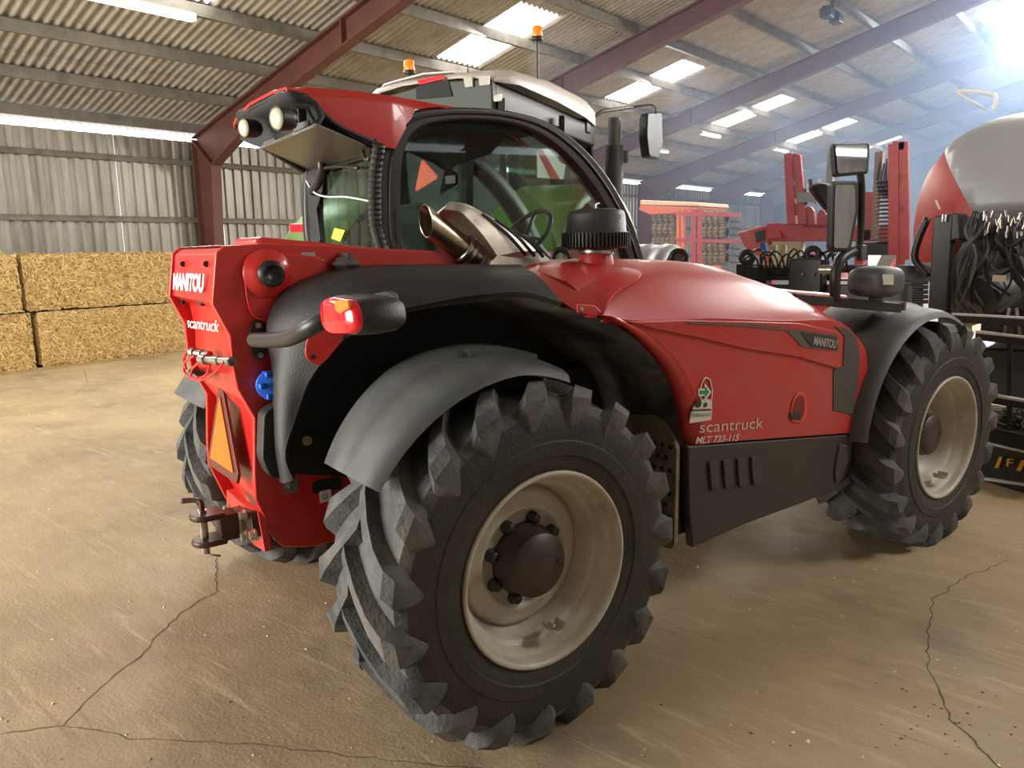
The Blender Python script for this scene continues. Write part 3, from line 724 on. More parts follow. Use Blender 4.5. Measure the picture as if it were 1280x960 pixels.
# red gusset plate
M().prism(rounded([V(x, y, X=.725) for x, y in ((385, 415), (402, 408), (430, 419), (427, 425), (405, 452), (396, 457), (383, 450), (380, 438))], .015), (.01, 0, 0)).build('gusset_plate', RED, TR, bevel=.003)
q = V(392, 446, X=.737); M().cyl(q, q+Vector((.003, 0, 0)), .008, n=10).build('bolt', BLKM, TR)
# lamp arm and lamp
M().tube(dense([V(318, 425, Y=-.75), V(340, 425, Y=-.77), V(362, 422, Y=-.78), V(386, 410, Y=-.78), V(412, 396, Y=-.74)], 6), .0235, n=14).build('lamp_arm', BLKM, TR)
q = V(322, 425, X=CHX); fl_ = M().prism([q+Vector((0, .032*math.cos(a)*1., .072*math.sin(a))) for a in [math.radians(20*i) for i in range(18)]], (.012, 0, 0))
fl_.build('arm_flange', BLKM, TR, bevel=.002)
for dz in (-.052, .052): M().cyl(q+Vector((.01, 0, dz)), q+Vector((.022, 0, dz)), .010, n=8).build('bolt', STEEL, TR)
YL = -.80
ln = [(409, 374), (420, 370), (446, 375), (452, 386), (455, 408), (447, 418), (420, 418), (411, 410), (407, 390)]
lo = rounded([V(x, y, Y=YL) for x, y in ln], .02)
cen = sum(lo, Vector())/len(lo)
body = M(); rws = []
for dy, sc, dx in ((.0, 1.0, 0), (.01, 1.06, 0), (.05, 1.08, 0), (.095, 1.0, 0), (.115, .8, 0), (.12, .05, 0)):
    rws.append([cen+(p-cen)*sc+Vector((dx, dy, 0)) for p in lo])
body.grid(rws, close=True); lb = body.build('rear_lamp', BLKP, TR)
ls = M(); ls.grid([[cen+(p-cen)*s+Vector((0, -d, 0)) for p in lo] for s, d in ((1.0, -.004), (.98, .010), (.86, .020), (.4, .024), (.02, .025))], close=True)
ls.build('red_lens', LENSR, lb)
M().prism(rounded([V(x, y, Y=YL-.027) for x, y in ((418, 376), (434, 375), (436, 384), (425, 392), (419, 388))], .006), (0, .006, 0)).build('orange_lens', LENSO, lb)
M().prism(rounded([V(x, y, Y=YL-.02) for x, y in ((408, 378), (413, 376), (416, 398), (413, 408), (409, 404))], .006), (0, .012, 0)).build('clear_lens', LENSW, lb)
# grab handle in the shell
M().tube(dense([V(470, 371, X=.80), V(488, 368, X=.83), V(494, 374, X=.84), V(486, 386, X=.83), V(474, 392, X=.82)], 4), .011, n=10).build('grab_handle', GREYP, TR)
# filler caps
q = V(433, 338, X=.46); fc = M().lathe(q, (0, 0, 1), [(-.03, .040), (.015, .040), (.017, .050), (.030, .050), (.034, .038), (.046, .034), (.05, .0001)], n=24).box(q+Vector((0, 0, .052)), (.07, .018, .020)); fc.build('filler_cap', GREYP, TR)
q = V(475, 331, X=.30); M().cyl(q+Vector((0, 0, -.01)), q+Vector((0, 0, .045)), .021, n=14).build('breather_cap', BLKM, TR)
# blue cap
q = V(341, 480, X=.45); bc = M().lathe(q+Vector((-.02, 0, 0)), (.9, -.4, .0), [(0, .025), (.01, .05), (.05, .047), (.055, .0001)], n=18)
for k in range(6):
    a = k*math.pi/3; bc.box(q+Vector((.01, .0+.045*math.cos(a), .045*math.sin(a))), (.05, .02, .02))
bc.build('blue_cap', BLUE, TR, bevel=.004); M().tube([q+Vector((0, .01, -.04)), q+Vector((.005, .03, -.075))], .012).build('blue_strap', BLUE, TR)

# ---------------------------------------------------------------- fenders
def fender(name, yc, a0, a1, prof, m, zc=.61, n=22, th=-.006, taper=True):
    rows = []
    for i in range(n+1):
        ad = a0+(a1-a0)*i/n; a = math.radians(ad); row = []
        for x, r in prof:
            if taper:
                ins = min(1, max(0, (1.08-abs(x))/.30)); r = r*(1-.085*ins*max(0, min(1, (ad-112)/34))**1.3 - .035*max(0, (92-ad)/20)*(1-ins*.5))
            row.append((x, yc+r*math.cos(a), zc+r*math.sin(a)))
        rows.append(row)
    return M().grid(rows, thick=th).build(name, m, TR)
FP = [(.71, .700), (.73, .722), (.80, .730), (.915, .728), (.925, .712), (1.00, .706), (1.075, .696), (1.11, .680), (1.125, .655)]
fender('rear_fender', -.02, 73, 146, FP, GREYP)
fender('front_fender', 2.78, 62, 174, [(.58, .70), (.60, .722)]+FP[2:], GREYP, taper=False)
fender('rear_fender', -.02, 73, 150, [(-x, r) for x, r in FP], GREYP)
fender('front_fender', 2.78, 62, 174, [(-x, r) for x, r in FP], GREYP, taper=False)
for s in (1,):
    M().bar((.45, -.1, 1.22), (.95, -.1, 1.33), .05, .03).build('fender_stay', BLKM, TR)

# ---------------------------------------------------------------- engine hood
HX = 1.05
def H(x, y, X=HX): return V(x, y, X=X)
e_out = curve([(755, 394, 1.045), (791, 419, 1.035), (826, 458, 1.02), (845, 501, 1.01), (857, 557, 1.0)])
e_in = curve([(772, 397, HX), (812, 419, HX), (850, 458, HX), (871, 503, HX), (882, 555, HX)])
M().grid([[a+Vector((-.03, .004, 0)), a, a.lerp(b, .25)+Vector((.015, 0, 0)), a.lerp(b, .6)+Vector((.010, 0, 0)), b+Vector((.0005, 0, 0))] for a, b in zip(e_out, e_in)]).build('hood_side_edge', REDH, TR)
side = list(e_in)
side += [H(930, 551), H(1000, 546), H(1068, 541)] + dense([H(1077, 508), H(1084, 470), H(1083, 440), H(1074, 424), H(1062, 410)], 3) + [H(1050, 402), H(1028, 399)] + dense([H(1000, 400), H(963, 400), H(891, 397), H(827, 400), H(790, 399)], 3)
M().prism(side, (-.05, 0, 0)).build('hood_side_panel', REDH, TR, bevel=.012, seg=3)
# top shell: crease stations at x=HX, crown towards the boom
cr = [(755, 394), (784, 400), (827, 400), (891, 397), (963, 400), (1000, 400), (1028, 399), (1050, 402), (1066, 414), (1080, 438)]
crown = [1.585, 1.605, 1.612, 1.612, 1.59, 1.545, 1.49, 1.42, 1.33, 1.22]
cp = dense([H(x, y) for x, y in cr], 3); zc_ = dense([Vector((z, 0, 0)) for z in crown], 3)
rows = []
for p_, zv in zip(cp, zc_):
    zt = zv.x; row = []; dz = zt-p_.z
    for j in range(19):
        t = j/18; x = HX-.02-(HX-.02-.20)*t
        e = 1-(1-min(1, t*1.55))**2.6
        z = p_.z+.002+dz*e
        z += .010*math.exp(-((x-.86)/.03)**2)*min(1, dz*8) - .006*math.exp(-((x-.72)/.05)**2)
        row.append((x, p_.y+.12*(t*(1-t))*0, z))
    row = [(HX-.005, p_.y, p_.z-.02)]+row+[(.18, p_.y, zt-.06), (.18, p_.y, .9)]
    rows.append(row)
M().grid(rows, thick=-.01).build('hood_top', REDH, TR)
# front face closing the hood
fr = rows[-1]; M().grid([fr, [(x, y+.03, min(z, .9)-.2) for x, y, z in fr]], smooth=False).build('hood_nose', REDH, TR)
# crown bulge seen against the background
# red rib around the front grille and the grille itself
gp = [(1042, 463), (1050, 458), (1055, 440), (1052, 416), (1036, 398), (1022, 384)]
grl = [H(1042, 462, HX+.004), H(1054, 458, HX+.004), H(1056, 420, HX+.004), H(1044, 408, HX+.004), H(1062, 412, HX+.004), H(1071, 424, HX+.004), H(1075, 445, HX+.004), H(1073, 480, HX+.004), H(1066, 519, HX+.004), H(1042, 513, HX+.004)]
M().prism(grl, (-.02, 0, 0)).build('front_grille', mat('grille_grey', (.075, .065, .055), .6, bump=.6, bscale=120.), TR)
# raised lip strip carrying the badge
lip = [H(784, 402, HX+.012), H(860, 400, HX+.012), H(940, 402, HX+.012), H(1000, 404, HX+.012), H(1046, 414, HX+.012), H(1052, 419, HX+.012), H(1053, 452, HX+.012), H(1047, 461, HX+.012), H(1000, 447, HX+.012), H(930, 436, HX+.012), H(880, 424, HX+.012), H(820, 412, HX+.012)]
M().prism(lip, (-.02, 0, 0)).build('hood_side_lip', REDH, TR, bevel=.006)
gs = [H(859, 402, HX+.016), H(940, 405, HX+.016), H(990, 411, HX+.016), H(1047, 419, HX+.016), H(1048, 439, HX+.016), H(1003, 434, HX+.016), H(985, 414, HX+.016), H(930, 408, HX+.016), H(862, 405, HX+.016)]
M().prism(gs, (-.006, 0, 0)).build('badge_strip', mat('badge_grey', (.11, .085, .075), .5), TR)
M().prism([H(x, y, HX+.019) for x, y in ((1001, 415), (1046, 421), (1047, 437), (1014, 433))], (-.004, 0, 0)).build('badge_field', mat('badge_dark', (.03, .03, .03), .5), TR)
def side_text(nm, s, m, a, b, c, X, **k):
    A, B, C_ = H(*a, X), H(*b, X), H(*c, X)
    return text(nm, s, m, TR, A, B-A, C_-A, (C_-A).length, ext=.002, width=(B-A).length, **k)
side_text('lettering', 'MANITOU', mat('badge_silver', (.42, .38, .35), .4), (1016, 431), (1045, 436), (1017, 420), HX+.020, bold=.03, shear=.25)
side_text('lettering', 'scantruck', CREAM, (874, 541), (953, 535), (875, 527), HX+.001, bold=-.004)
side_text('lettering', 'MLT 733-115', CREAM, (869, 555), (923, 551), (870, 546), HX+.001, bold=.02, shear=.2)
# farm sticker
st_ = [H(x, y, HX+.003) for x, y in ((862, 529), (864, 515), (870, 503), (877, 499), (890, 499), (890, 515), (889, 525))]
stk = M().prism(st_, (-.002, 0, 0)).build('service_sticker', mat('sticker_white', (.62, .60, .52), .5), TR)
ring = dense([H(x, y, HX+.004) for x, y in ((875, 498), (876, 483), (881, 473), (887, 475), (890, 487), (889, 500))], 5)
M().tube(ring, .003, n=6).build('sticker_outline', WHITE, stk)
M().prism([H(x, y, HX+.005) for x, y in ((873, 486), (881, 486), (881, 479), (889, 490), (881, 501), (881, 495), (873, 495))], (-.002, 0, 0)).build('sticker_arrow', WHITE, stk)
M().prism([H(x, y, HX+.007) for x, y in ((875, 488), (882, 488), (882, 483), (887, 490), (882, 497), (882, 493), (875, 493))], (-.002, 0, 0)).build('sticker_arrow', GREENPR, stk)
for (x, y), r in (((873, 504), .019), ((882, 506), .010)):
    q = H(x, y, HX+.006); M().cyl(q, q+Vector((.001, 0, 0)), r, n=16).build('sticker_wheel', BLKM, stk)
M().bar(H(865, 513, HX+.005), H(889, 512, HX+.005), .002, .006).build('sticker_line', BLKM, stk)
side_text('lettering', 'Maskinkontrol', BLKM, (864, 521), (888, 520), (864, 516), HX+.006)
# latch recess
lr = rounded([H(x, y, HX+.001) for x, y in ((986, 522), (990, 500), (996, 490), (1005, 490), (1009, 503), (1008, 522), (1003, 529), (990, 528))], .02)
M().prism(lr, (.004, 0, 0)).build('latch_surround', RED, TR, bevel=.002)
M().prism([p+Vector((.005, 0, 0)) for p in rounded([H(x, y, HX+.001) for x, y in ((988, 520), (992, 502), (997, 494), (1003, 494), (1005, 503), (1004, 518), (1000, 525), (991, 525))], .02)], (-.003, 0, 0)).build('latch_recess', mat('recess_red', (.20, .01, .01), .5), TR)
M().prism([H(x, y, HX+.009) for x, y in ((988, 520), (989, 516), (1001, 516), (1001, 525), (990, 525))], (-.004, 0, 0)).build('latch', BLKM, TR)
# dark skirt below
sk = [H(860, 558), H(930, 553), H(1000, 548), H(1067, 543)] + dense([H(1066, 570), H(1060, 590), H(1048, 608), H(1040, 615)], 3) + [H(990, 634), H(930, 656), H(866, 685), H(862, 640)]
M().prism(sk, (-.04, 0, 0)).build('side_skirt', SKIRT, TR, bevel=.008)
for i in range(4):
    x = 887+i*17.5; y = 578-i*2.2
    M().prism(rounded([H(x+a, y+b, HX+.012) for a, b in ((0, 0), (10, -1), (12, 33), (3, 36))], .01), (-.02, 0, 0)).build('skirt_vent', mat('vent_brown', (.052, .039, .031), .65), TR, bevel=.008)
M().prism(rounded([H(x, y, HX+.010) for x, y in ((1050, 556), (1060, 556), (1062, 575), (1054, 594), (1046, 606), (1044, 590))], .02), (-.02, 0, 0)).build('skirt_bulge', mat('vent_brown', (.052, .039, .031), .65), TR, bevel=.008)
M().box((.60, 1.55, .66), (.80, 1.45, .40)).box((.35, 1.3, .9), (.5, 1.6, .5)).build('engine_frame', DARK, TR)
# perforated step plate facing the rear wheel
YS = .80
sp = [V(800, 556, Y=YS), V(835, 548, Y=YS), V(860, 566, Y=YS), V(862, 684, Y=YS), V(825, 676, Y=YS), V(800, 640, Y=YS)]
M().prism(rounded([(1.045, YS, .88), (1.045, YS, .42), (.86, YS, .42), (.74, YS, .55), (.72, YS, .95), (.95, YS, .98)], .04), (0, .02, 0)).build('step_plate', mat('step_dusty', (.22, .17, .11), .8, col2=(.11, .085, .055), scale=10.), TR)
sh = M()
for i in range(6):
    for j in range(9):
        x = .79+i*.045+(.02 if j % 2 else 0); z = .46+j*.05
        if x > 1.03: continue
        sh.cyl((x, YS-.006, z), (x, YS+.001, z), .009, .012, n=8)
o = sh.build('step_holes', mat('hole_dark', (.02, .015, .01), .9), TR); o['kind'] = 'stuff'

# saddle under the air intake
SA = dense([H(656, 336, .62), H(687, 365, .86), H(723, 390, 1.0), H(744, 394, 1.055)], 4)
SB = dense([H(690, 331, .55), H(725, 345, .78), H(755, 366, .96), H(752, 392, 1.055)], 4)
SC = dense([H(770, 331, .62), H(802, 341, .86), H(768, 366, 1.0), H(753, 391, 1.058)], 4)
M().grid([SA, [a.lerp(b, .5)+Vector((0, 0, .008)) for a, b in zip(SA, SB)], SB, [a.lerp(b, .5)+Vector((0, 0, .006)) for a, b in zip(SB, SC)], SC], thick=.012).build('hood_saddle', REDH, TR)
M().prism([H(x, y, 1.062) for x, y in ((722, 380), (744, 382), (752, 390), (744, 395), (723, 391))], (-.01, 0, 0)).build('saddle_tab', REDH, TR, bevel=.003)
q = H(727, 386, 1.066); M().cyl(q, q+Vector((.004, 0, 0)), .007, n=10).build('bolt', STEEL, TR)
# air intake pre-cleaner
AI = H(745, 334, .62); k_ = (Vector(AI)-Vector(CAM_V)).length/FPX
zA = AI.z
M().lathe(AI, (0, 0, 1), [(-.12, .085), (-.01, .080), (.055, .070), (.062, .066)], n=32).build('intake_neck', REDH, TR)
M().lathe(AI, (0, 0, 1), [(.055, .073), (.058, .075), (.078, .075), (.08, .073)], n=32).build('intake_clamp', STEEL, TR)
pcl = M().lathe(AI, (0, 0, 1), [(.075, .06), (.078, .115), (.085, .135), (.145, .142), (.150, .128), (.215, .123), (.235, .115), (.243, .08), (.247, .0001)], n=48)
pcb = pcl.build('precleaner', BLKP, TR)
rb = M()
for k in range(56):
    a = 2*math.pi*k/56; rb.box(AI+Vector((.143*math.cos(a), .143*math.sin(a), .115)), (.010, .006, .058), Matrix.Rotation(a, 3, 'Z'))
rb.build('vane_ring', BLKP, pcb)
M().tube(dense([AI+Vector((0, 0, .24)), AI+Vector((.0, 0, .262)), AI+Vector((.012, .005, .266))], 3), .004, n=6).build('wing_nut', STEEL, pcb)
# lifting eyes on the far side of the hood
for x, y in ((742, 318), (887, 318)):
    pass
q = H(701, 322, .30)
ey = M().lathe(q, (.75, -.6, 0), [(-.012, .022), (.012, .022), (.012, .05), (-.012, .05)], n=24, closed=True); ey.box(q+Vector((0, 0, -.04)), (.05, .12, .03), Matrix.Rotation(-.6, 3, 'Z')).build('lifting_eye', BLKM, TR)
q = H(848, 322, .30)
ey = M().lathe(q, (.75, -.6, 0), [(-.012, .022), (.012, .022), (.012, .05), (-.012, .05)], n=24, closed=True); ey.build('lifting_eye', BLKM, TR)

# ---------------------------------------------------------------- exhaust
E0, E1 = H(532, 276, .42), H(582, 314, .42)
ax = (E1-E0).normalized()
ex = M(); n = 28; t_ = ax.orthogonal().normalized(); w_ = ax.cross(t_); R_ = .052; vs1 = []; vs2 = []; vs3 = []
for i in range(n):
    a = 2*math.pi*i/n; d = t_*math.cos(a)+w_*math.sin(a)
    cut = -.060*d.z*1.0 + .02*d.y
    vs1.append(E0+d*R_+ax*cut*1.0); vs2.append(E1+d*R_); vs3.append(E0+d*(R_-.004)+ax*cut)
ex.grid([vs1, vs2], close=True).grid([vs1, vs3], close=True)
ex.grid([vs3, [E0+ax*.15+(p-E0-ax*((p-E0).dot(ax)))*1.0 for p in vs3]], close=True)
ex.build('exhaust_tip', EXH, TR)
M().cyl(E0+ax*.10, E0+ax*.105, R_-.006, n=24).build('exhaust_bore', DARK, TR)
M().lathe(E1, ax, [(-.025, .055), (-.02, .064), (-.008, .064), (.0, .056), (.01, .064), (.022, .064), (.026, .055)], n=28).build('exhaust_clamp', STEEL, TR)
M().cyl(E1, E1+ax*.10, .060, .055, n=24).build('exhaust_pipe', EXH, TR)
M().tube(dense([E1+ax*.06, E1+ax*.13, E1+Vector((.0, .17, -.10)), E1+Vector((-.02, .24, -.12))], 5), .058, n=20).build('exhaust_elbow', GUARD, TR)
M().tube([H(590, 303, .44), H(597, 297, .46)], .009, n=8).build('clamp_bolt', STEEL, TR)
Gn = dense([H(x, y, X) for x, y, X in ((554, 262, .45), (572, 262, .50), (587, 275, .51), (600, 289, .52), (612, 305, .52), (622, 320, .52))], 4)
Gr = dense([H(x, y, .40) for x, y in ((560, 254), (581, 258), (602, 268), (626, 281), (649, 296), (674, 316))], 4)
Gf = [Vector((.24, (a.y+b.y)/2, a.z-.05)) for a, b in zip(Gn, Gr)]
M().grid([dense([a, a.lerp(b, .5)+Vector((.018, 0, .012)), b, f], 4) for a, b, f in zip(Gn, Gr, Gf)], thick=-.006).build('exhaust_guard', GUARD, TR)
M().grid([dense([H(622, 319, .52), H(650, 322, .50), H(674, 315, .42), H(682, 320, .36)], 4), dense([H(604, 339, .56), H(640, 340, .56), H(676, 338, .54), H(700, 336, .46)], 4)]).build('guard_base', GUARD, TR)
for (a, b) in (((601, 269), (655, 320)), ((617, 275), (666, 321)), ((637, 287), (677, 322))):
    pa, pb_, pm = H(*a, .455), H(*b, .475), H((a[0]+b[0])/2+3, (a[1]+b[1])/2-1.5, .47)
    c_ = dense([pa, pm, pb_], 5); m_ = M()
    for u, v_ in zip(c_, c_[1:]): m_.bar(u+Vector((.012, 0, .003)), v_+Vector((.012, 0, .003)), .012, .008, up=(.7, -.3, .6))
    m_.build('guard_slot', DARK, TR)

# ---------------------------------------------------------------- cab
CX, CXL = -.10, -1.04
FRA = [(497, 345), (484, 318), (477, 285), (476, 225), (480, 185), (490, 158), (512, 141), (545, 135), (590, 134), (635, 138), (680, 150), (716, 172), (748, 204), (775, 244), (795, 288), (812, 345)]
FRI = [(522, 345), (508, 318), (502, 285), (502, 225), (506, 192), (514, 171), (530, 158), (555, 152), (590, 150), (632, 153), (668, 164), (698, 184), (727, 213), (754, 252), (775, 296), (792, 345)]
def bez(L_, X): return dense([V(x, y, X=X) for x, y in L_], 4)
fo, fi = bez(FRA, CX), bez(FRI, CX)
def open_frame(m, o, i_, off):
    off = Vector(off); n = len(o); vs = o+i_+[p+off for p in o]+[p+off for p in i_]; fs = []
    for k in range(n-1):
        q = k+1; fs += [(k, q, n+q, n+k), (2*n+k, 3*n+k, 3*n+q, 2*n+q), (k, 2*n+k, 2*n+q, q), (n+k, n+q, 3*n+q, 3*n+k)]
    m.add(vs, fs, True)
fm = M(); open_frame(fm, fo, fi, (-.09, 0, 0)); fm.build('cab_side_frame', BLKM, TR, bevel=.012, seg=3)
# outer rubber seam
M().tube([p+Vector((.004, 0, 0)) for p in bez([(x*.55+a*.45, y*.55+b*.45) for (x, y), (a, b) in zip(FRA, FRI)], CX)], .007, n=8).build('window_seal', BLKP, TR)
M().prism([p+Vector((-.03, 0, 0)) for p in fi], (-.004, 0, 0)).build('side_window', GLASS, TR)
fl2 = [Vector((CXL, p.y, p.z)) for p in fo]; fi2 = [Vector((CXL, p.y, p.z)) for p in fi]
fm = M(); open_frame(fm, fl2, fi2, (.05, 0, 0)); fm.build('cab_side_frame', BLKM, TR)
M().prism([p+Vector((.02, 0, 0)) for p in fi2], (.004, 0, 0)).build('side_window', GLASS, TR)
# door post on the far side
M().bar(V(582, 145, X=CXL+.03), V(582, 345, X=CXL+.03), .05, .10, up=(1, 0, 0)).build('door_post', BLKM, TR)
# lower cab shell
M().box(((CX+CXL)/2, .85, 1.02), (CX-CXL-.02, 1.6, .98)).box((CXL+.1, 2.0, 1.0), (.16, .7, .9)).build('cab_body', RED, TR, bevel=.02)
# front windscreen
fw = [p for p in fo if p.y > .75]
M().grid([[(CX-.05, p.y-.01, p.z-.01), (CXL+.03, p.y-.01, p.z-.01)] for p in fw[2:]], smooth=True).build('windscreen', GLASS, TR)
for x in (CX-.04, CXL+.03): pass
# rear window
YR = .135
def RW(x, z): return Vector((x, YR, z))
zl, zh = 1.60, 2.13
ro = [RW(-1.04, zl), RW(-1.04, 1.80), RW(-1.03, zh-.03), RW(-1.00, zh), RW(-.16, zh+.02), RW(-.10, zh), RW(-.10, 1.8), RW(-.10, zl)]
ri = [RW(-.86, zl), RW(-.945, 1.75), RW(-.94, zh-.09), RW(-.92, zh-.07), RW(-.24, zh-.03), RW(-.20, zh-.06), RW(-.20, 1.80), RW(-.25, zl)]
fm = M(); open_frame(fm, ro, ri, (0, .04, 0)); fm.build('rear_window_frame', BLKP, TR)
M().prism(ri, (0, .004, 0)).build('rear_window', GLASS, TR)
M().tube(dense([V(383, 226, Y=.12), V(392, 240, Y=.10), V(408, 246, Y=.10), V(430, 246, Y=.10), V(455, 250, Y=.10), V(470, 254, Y=.10)], 4), .0045, n=6).build('window_cable', WHITE, TR)
M().prism([V(x, y, Y=.125) for x, y in ((418, 285), (431, 288), (425, 302), (414, 298))], (0, .002, 0)).build('warning_sticker', mat('sticker_yellow', (.80, .68, .06), .5), TR)
M().prism([V(x, y, X=CXL+.08) for x, y in ((557, 220), (569, 219), (569, 229), (557, 230))], (-.002, 0, 0)).build('window_sticker', WHITE, TR)
# corrugated hose beside the rear pillar
hp = dense([V(474, 180, Y=.03), V(469, 215, Y=.03), V(468, 250, Y=.03), V(470, 285, Y=.03), V(480, 320, Y=.03), V(485, 332, Y=.03)], 10); rsx = [.030 if i % 2 else .025 for i in range(len(hp))]
M().tube(hp, rsx, n=14, smooth=False).build('corrugated_hose', BLKP, TR)
M().tube(dense([V(452, 181, Y=.08), V(455, 196, Y=.06), V(461, 199, Y=.06), V(464, 186, Y=.08)], 4), .010, n=8).build('wiring_loop', BLKM, TR)
M().tube(dense([V(395, 190, Y=.10), V(402, 205, Y=.09), V(398, 225, Y=.10), V(390, 240, Y=.11)], 4), 0.022, n=8).tube(dense([V(396, 212, Y=.10), V(420, 208, Y=.10), V(448, 210, Y=.10)], 4), .008).tube(dense([V(388, 196, Y=.10), V(430, 190, Y=.09), V(470, 176, Y=.08)], 4), .011).build('wiring_loom', BLKM, TR)
wm = M().box(V(400, 226, Y=.14), (.11, .05, .16)).box(V(398, 248, Y=.14), (.07, .04, .1)); wm.build('wiper_motor', BLKP, TR, bevel=.02)
M().prism([V(x, y, Y=.118) for x, y in ((384, 202), (472, 176), (472, 190), (440, 196), (405, 206), (402, 240), (395, 262), (400, 300), (394, 315), (383, 290))], (0, .008, 0)).build('window_shroud', BLKP, TR, bevel=.004)
# cab roof
def zt_(y): return 2.335 if y > -.12 else 2.335-.10*((-.12-y)/.3)
RT = []
SB_ = dense([V(x, y, X=-.085) for x, y in ((358, 115), (372, 117), (390, 125), (405, 142), (425, 158), (455, 172), (478, 183), (492, 186))], 3)
fo_ = [(p.y, p.z) for p in SB_]
for yy in (.30, .36, .42, .55, .70, .85, 1.0): fo_.append((yy, {.36: 2.3, .30: 2.29, .42: 2.31, .55: 2.31, .70: 2.285, .85: 2.24, 1.0: 2.17}[yy]))
ztf = lambda y: float(np.interp(y, [-.35, -.30, -.2, 0, .3, .5, .7, .85, 1.0], [2.30, 2.325, 2.345, 2.352, 2.348, 2.335, 2.31, 2.265, 2.19]))
arch = sorted((p.y, p.z) for p in fo if p.z > 2.0)
for y, zb in fo_:
    if y > .28:
        za = float(np.interp(y, [a[0] for a in arch], [a[1] for a in arch])); zt = ztf(y) if y < .56 else min(ztf(y), za); zb = min(za, zt-.02) if y < .56 else zt-.012
    zt = max(ztf(y) if y <= .28 else zt, zb+.012); xr = -.085 if y < .27 else (-.115 if y < .56 else -.18)
    lb_ = min(zt-.02, 2.31) if y < -.2 else zt-.07
    RT.append([(-1.07, y+.09, lb_), (-1.065, y+.085, (lb_+zt)/2), (-1.04, y+.08, zt-.010), (-.98, y+.07, zt), (-.60, y+.02, zt+.012), (-.24, y, zt+.004), (-.19, y, zt-.002), (xr-.005, y, max(zt-.02, zb+.008)), (xr-.002, y, max(zt-.05, zb+.004)), (xr, y, zb)])
M().grid(RT, thick=-.012).build('cab_roof', RED, TR)
RI = [[(-.58+(p[0]+.58)*.972, p[1], p[2]-.018 if 0 < i < 9 else p[2]-.006) for i, p in enumerate(r)] for r in RT]
M().grid(RI).build('roof_lining', mat('headliner_dark', (.04, .04, .04), .8), TR)
M().prism([V(x, y, X=-.078) for x, y in ((467, 178), (474, 157), (483, 144), (492, 150), (490, 181), (478, 183))], (-.08, 0, 0)).build('pillar_pod', RED, TR, bevel=.010)
FO = [V(300, 141, Y=-.24), V(318, 133, Y=-.26), V(345, 121, Y=-.29), V(357, 116, Y=-.30)] + [V(x, y, X=-.084) for x, y in ((372, 118), (390, 126), (405, 143), (425, 159), (455, 173), (480, 185))]
FB = [V(303, 174, Y=-.20), V(325, 184, Y=-.21), V(350, 174, Y=-.22), V(372, 165, Y=-.23), V(392, 156, Y=-.235), V(397, 150, X=-.13), V(410, 152, X=-.10), V(425, 163, X=-.09), V(453, 177, X=-.088), V(478, 188, X=-.088)]
FO, FB = dense(FO, 4), dense(FB, 4); frow = []
for i, (a, b) in enumerate(zip(FO, FB)):
    t = i/(len(FO)-1); k = max(0, 1-abs(t-.30)/.30)
    frow.append([a+Vector((0, -.004, 0)), a.lerp(b, .12)+Vector((0, -.012, 0)), a.lerp(b, .22)+Vector((0, -.004, 0)), a.lerp(b, .32)+Vector((-.02*k, .10*k, .02*k)), a.lerp(b, .7)+Vector((-.02*k, .12*k, 0)), b+Vector((0, .02*k, 0))])
M().grid(frow, thick=-.012).build('roof_fascia', DARK, TR)
M().tube(FO, .014, n=8).build('fascia_lip', BLKP, TR)
M().box((-.57, .09, 2.225), (.90, .03, .19)).build('roof_recess', DARK, TR)
tray = [V(325, 184, Y=-.21), V(394, 156, Y=-.235), Vector((-.12, .12, 2.10)), Vector((-1.0, .12, 2.10))]
M().prism(tray, (0, 0, .008)).build('roof_tray', mat('tray_bronze', (.13, .10, .065), .3, metal=.5), TR)
M().bar(V(325, 185, Y=-.214), V(394, 157, Y=-.239), .008, .010).build('tray_edge', STEEL, TR)
M().prism([V(325, 185, Y=-.20), V(386, 211, X=-1.0), V(388, 196, X=-.99), Vector((-1.0, .10, 2.085))], (.02, .01, 0)).build('roof_wedge', DARK, TR)
for (x, y, Y_, r_) in ((304, 160, -.33, .040), (345, 148, -.37, .044)):
    q = V(x, y, Y=Y_); d = Vector((.25, -1, -.05)).normalized()
    w = M().lathe(q-d*.09, d, [(0, .02), (.01, r_*.8), (.03, r_), (.085, r_*1.10), (.09, r_*1.06), (.085, r_*.95)], n=28).build('work_lamp', BLKM, TR)
    M().lathe(q-d*.010, d, [(0, r_*.98), (.010, r_*.9), (.016, r_*.5), (.018, .0001)], n=28).build('lamp_glass', mat('work_lamp_glass', (.56, .54, .38), .25), w)
q = V(375, 146, Y=-.22); M().box(q, (.06, .04, .06)).cyl(q, q+Vector((0, -.05, .01)), .020, n=16).build('wiper_motor', BLKM, TR, bevel=.006)
M().prism([V(x, y, Y=-.24) for x, y in ((366, 156), (385, 150), (385, 157), (367, 165))], (0, .01, 0)).build('lamp_bracket', GREYP, TR)
M().prism([V(x, y, Y=-.225) for x, y in ((329, 178), (343, 172), (344, 177), (330, 182))], (0, .01, 0)).build('lamp_bracket', GREYP, TR)
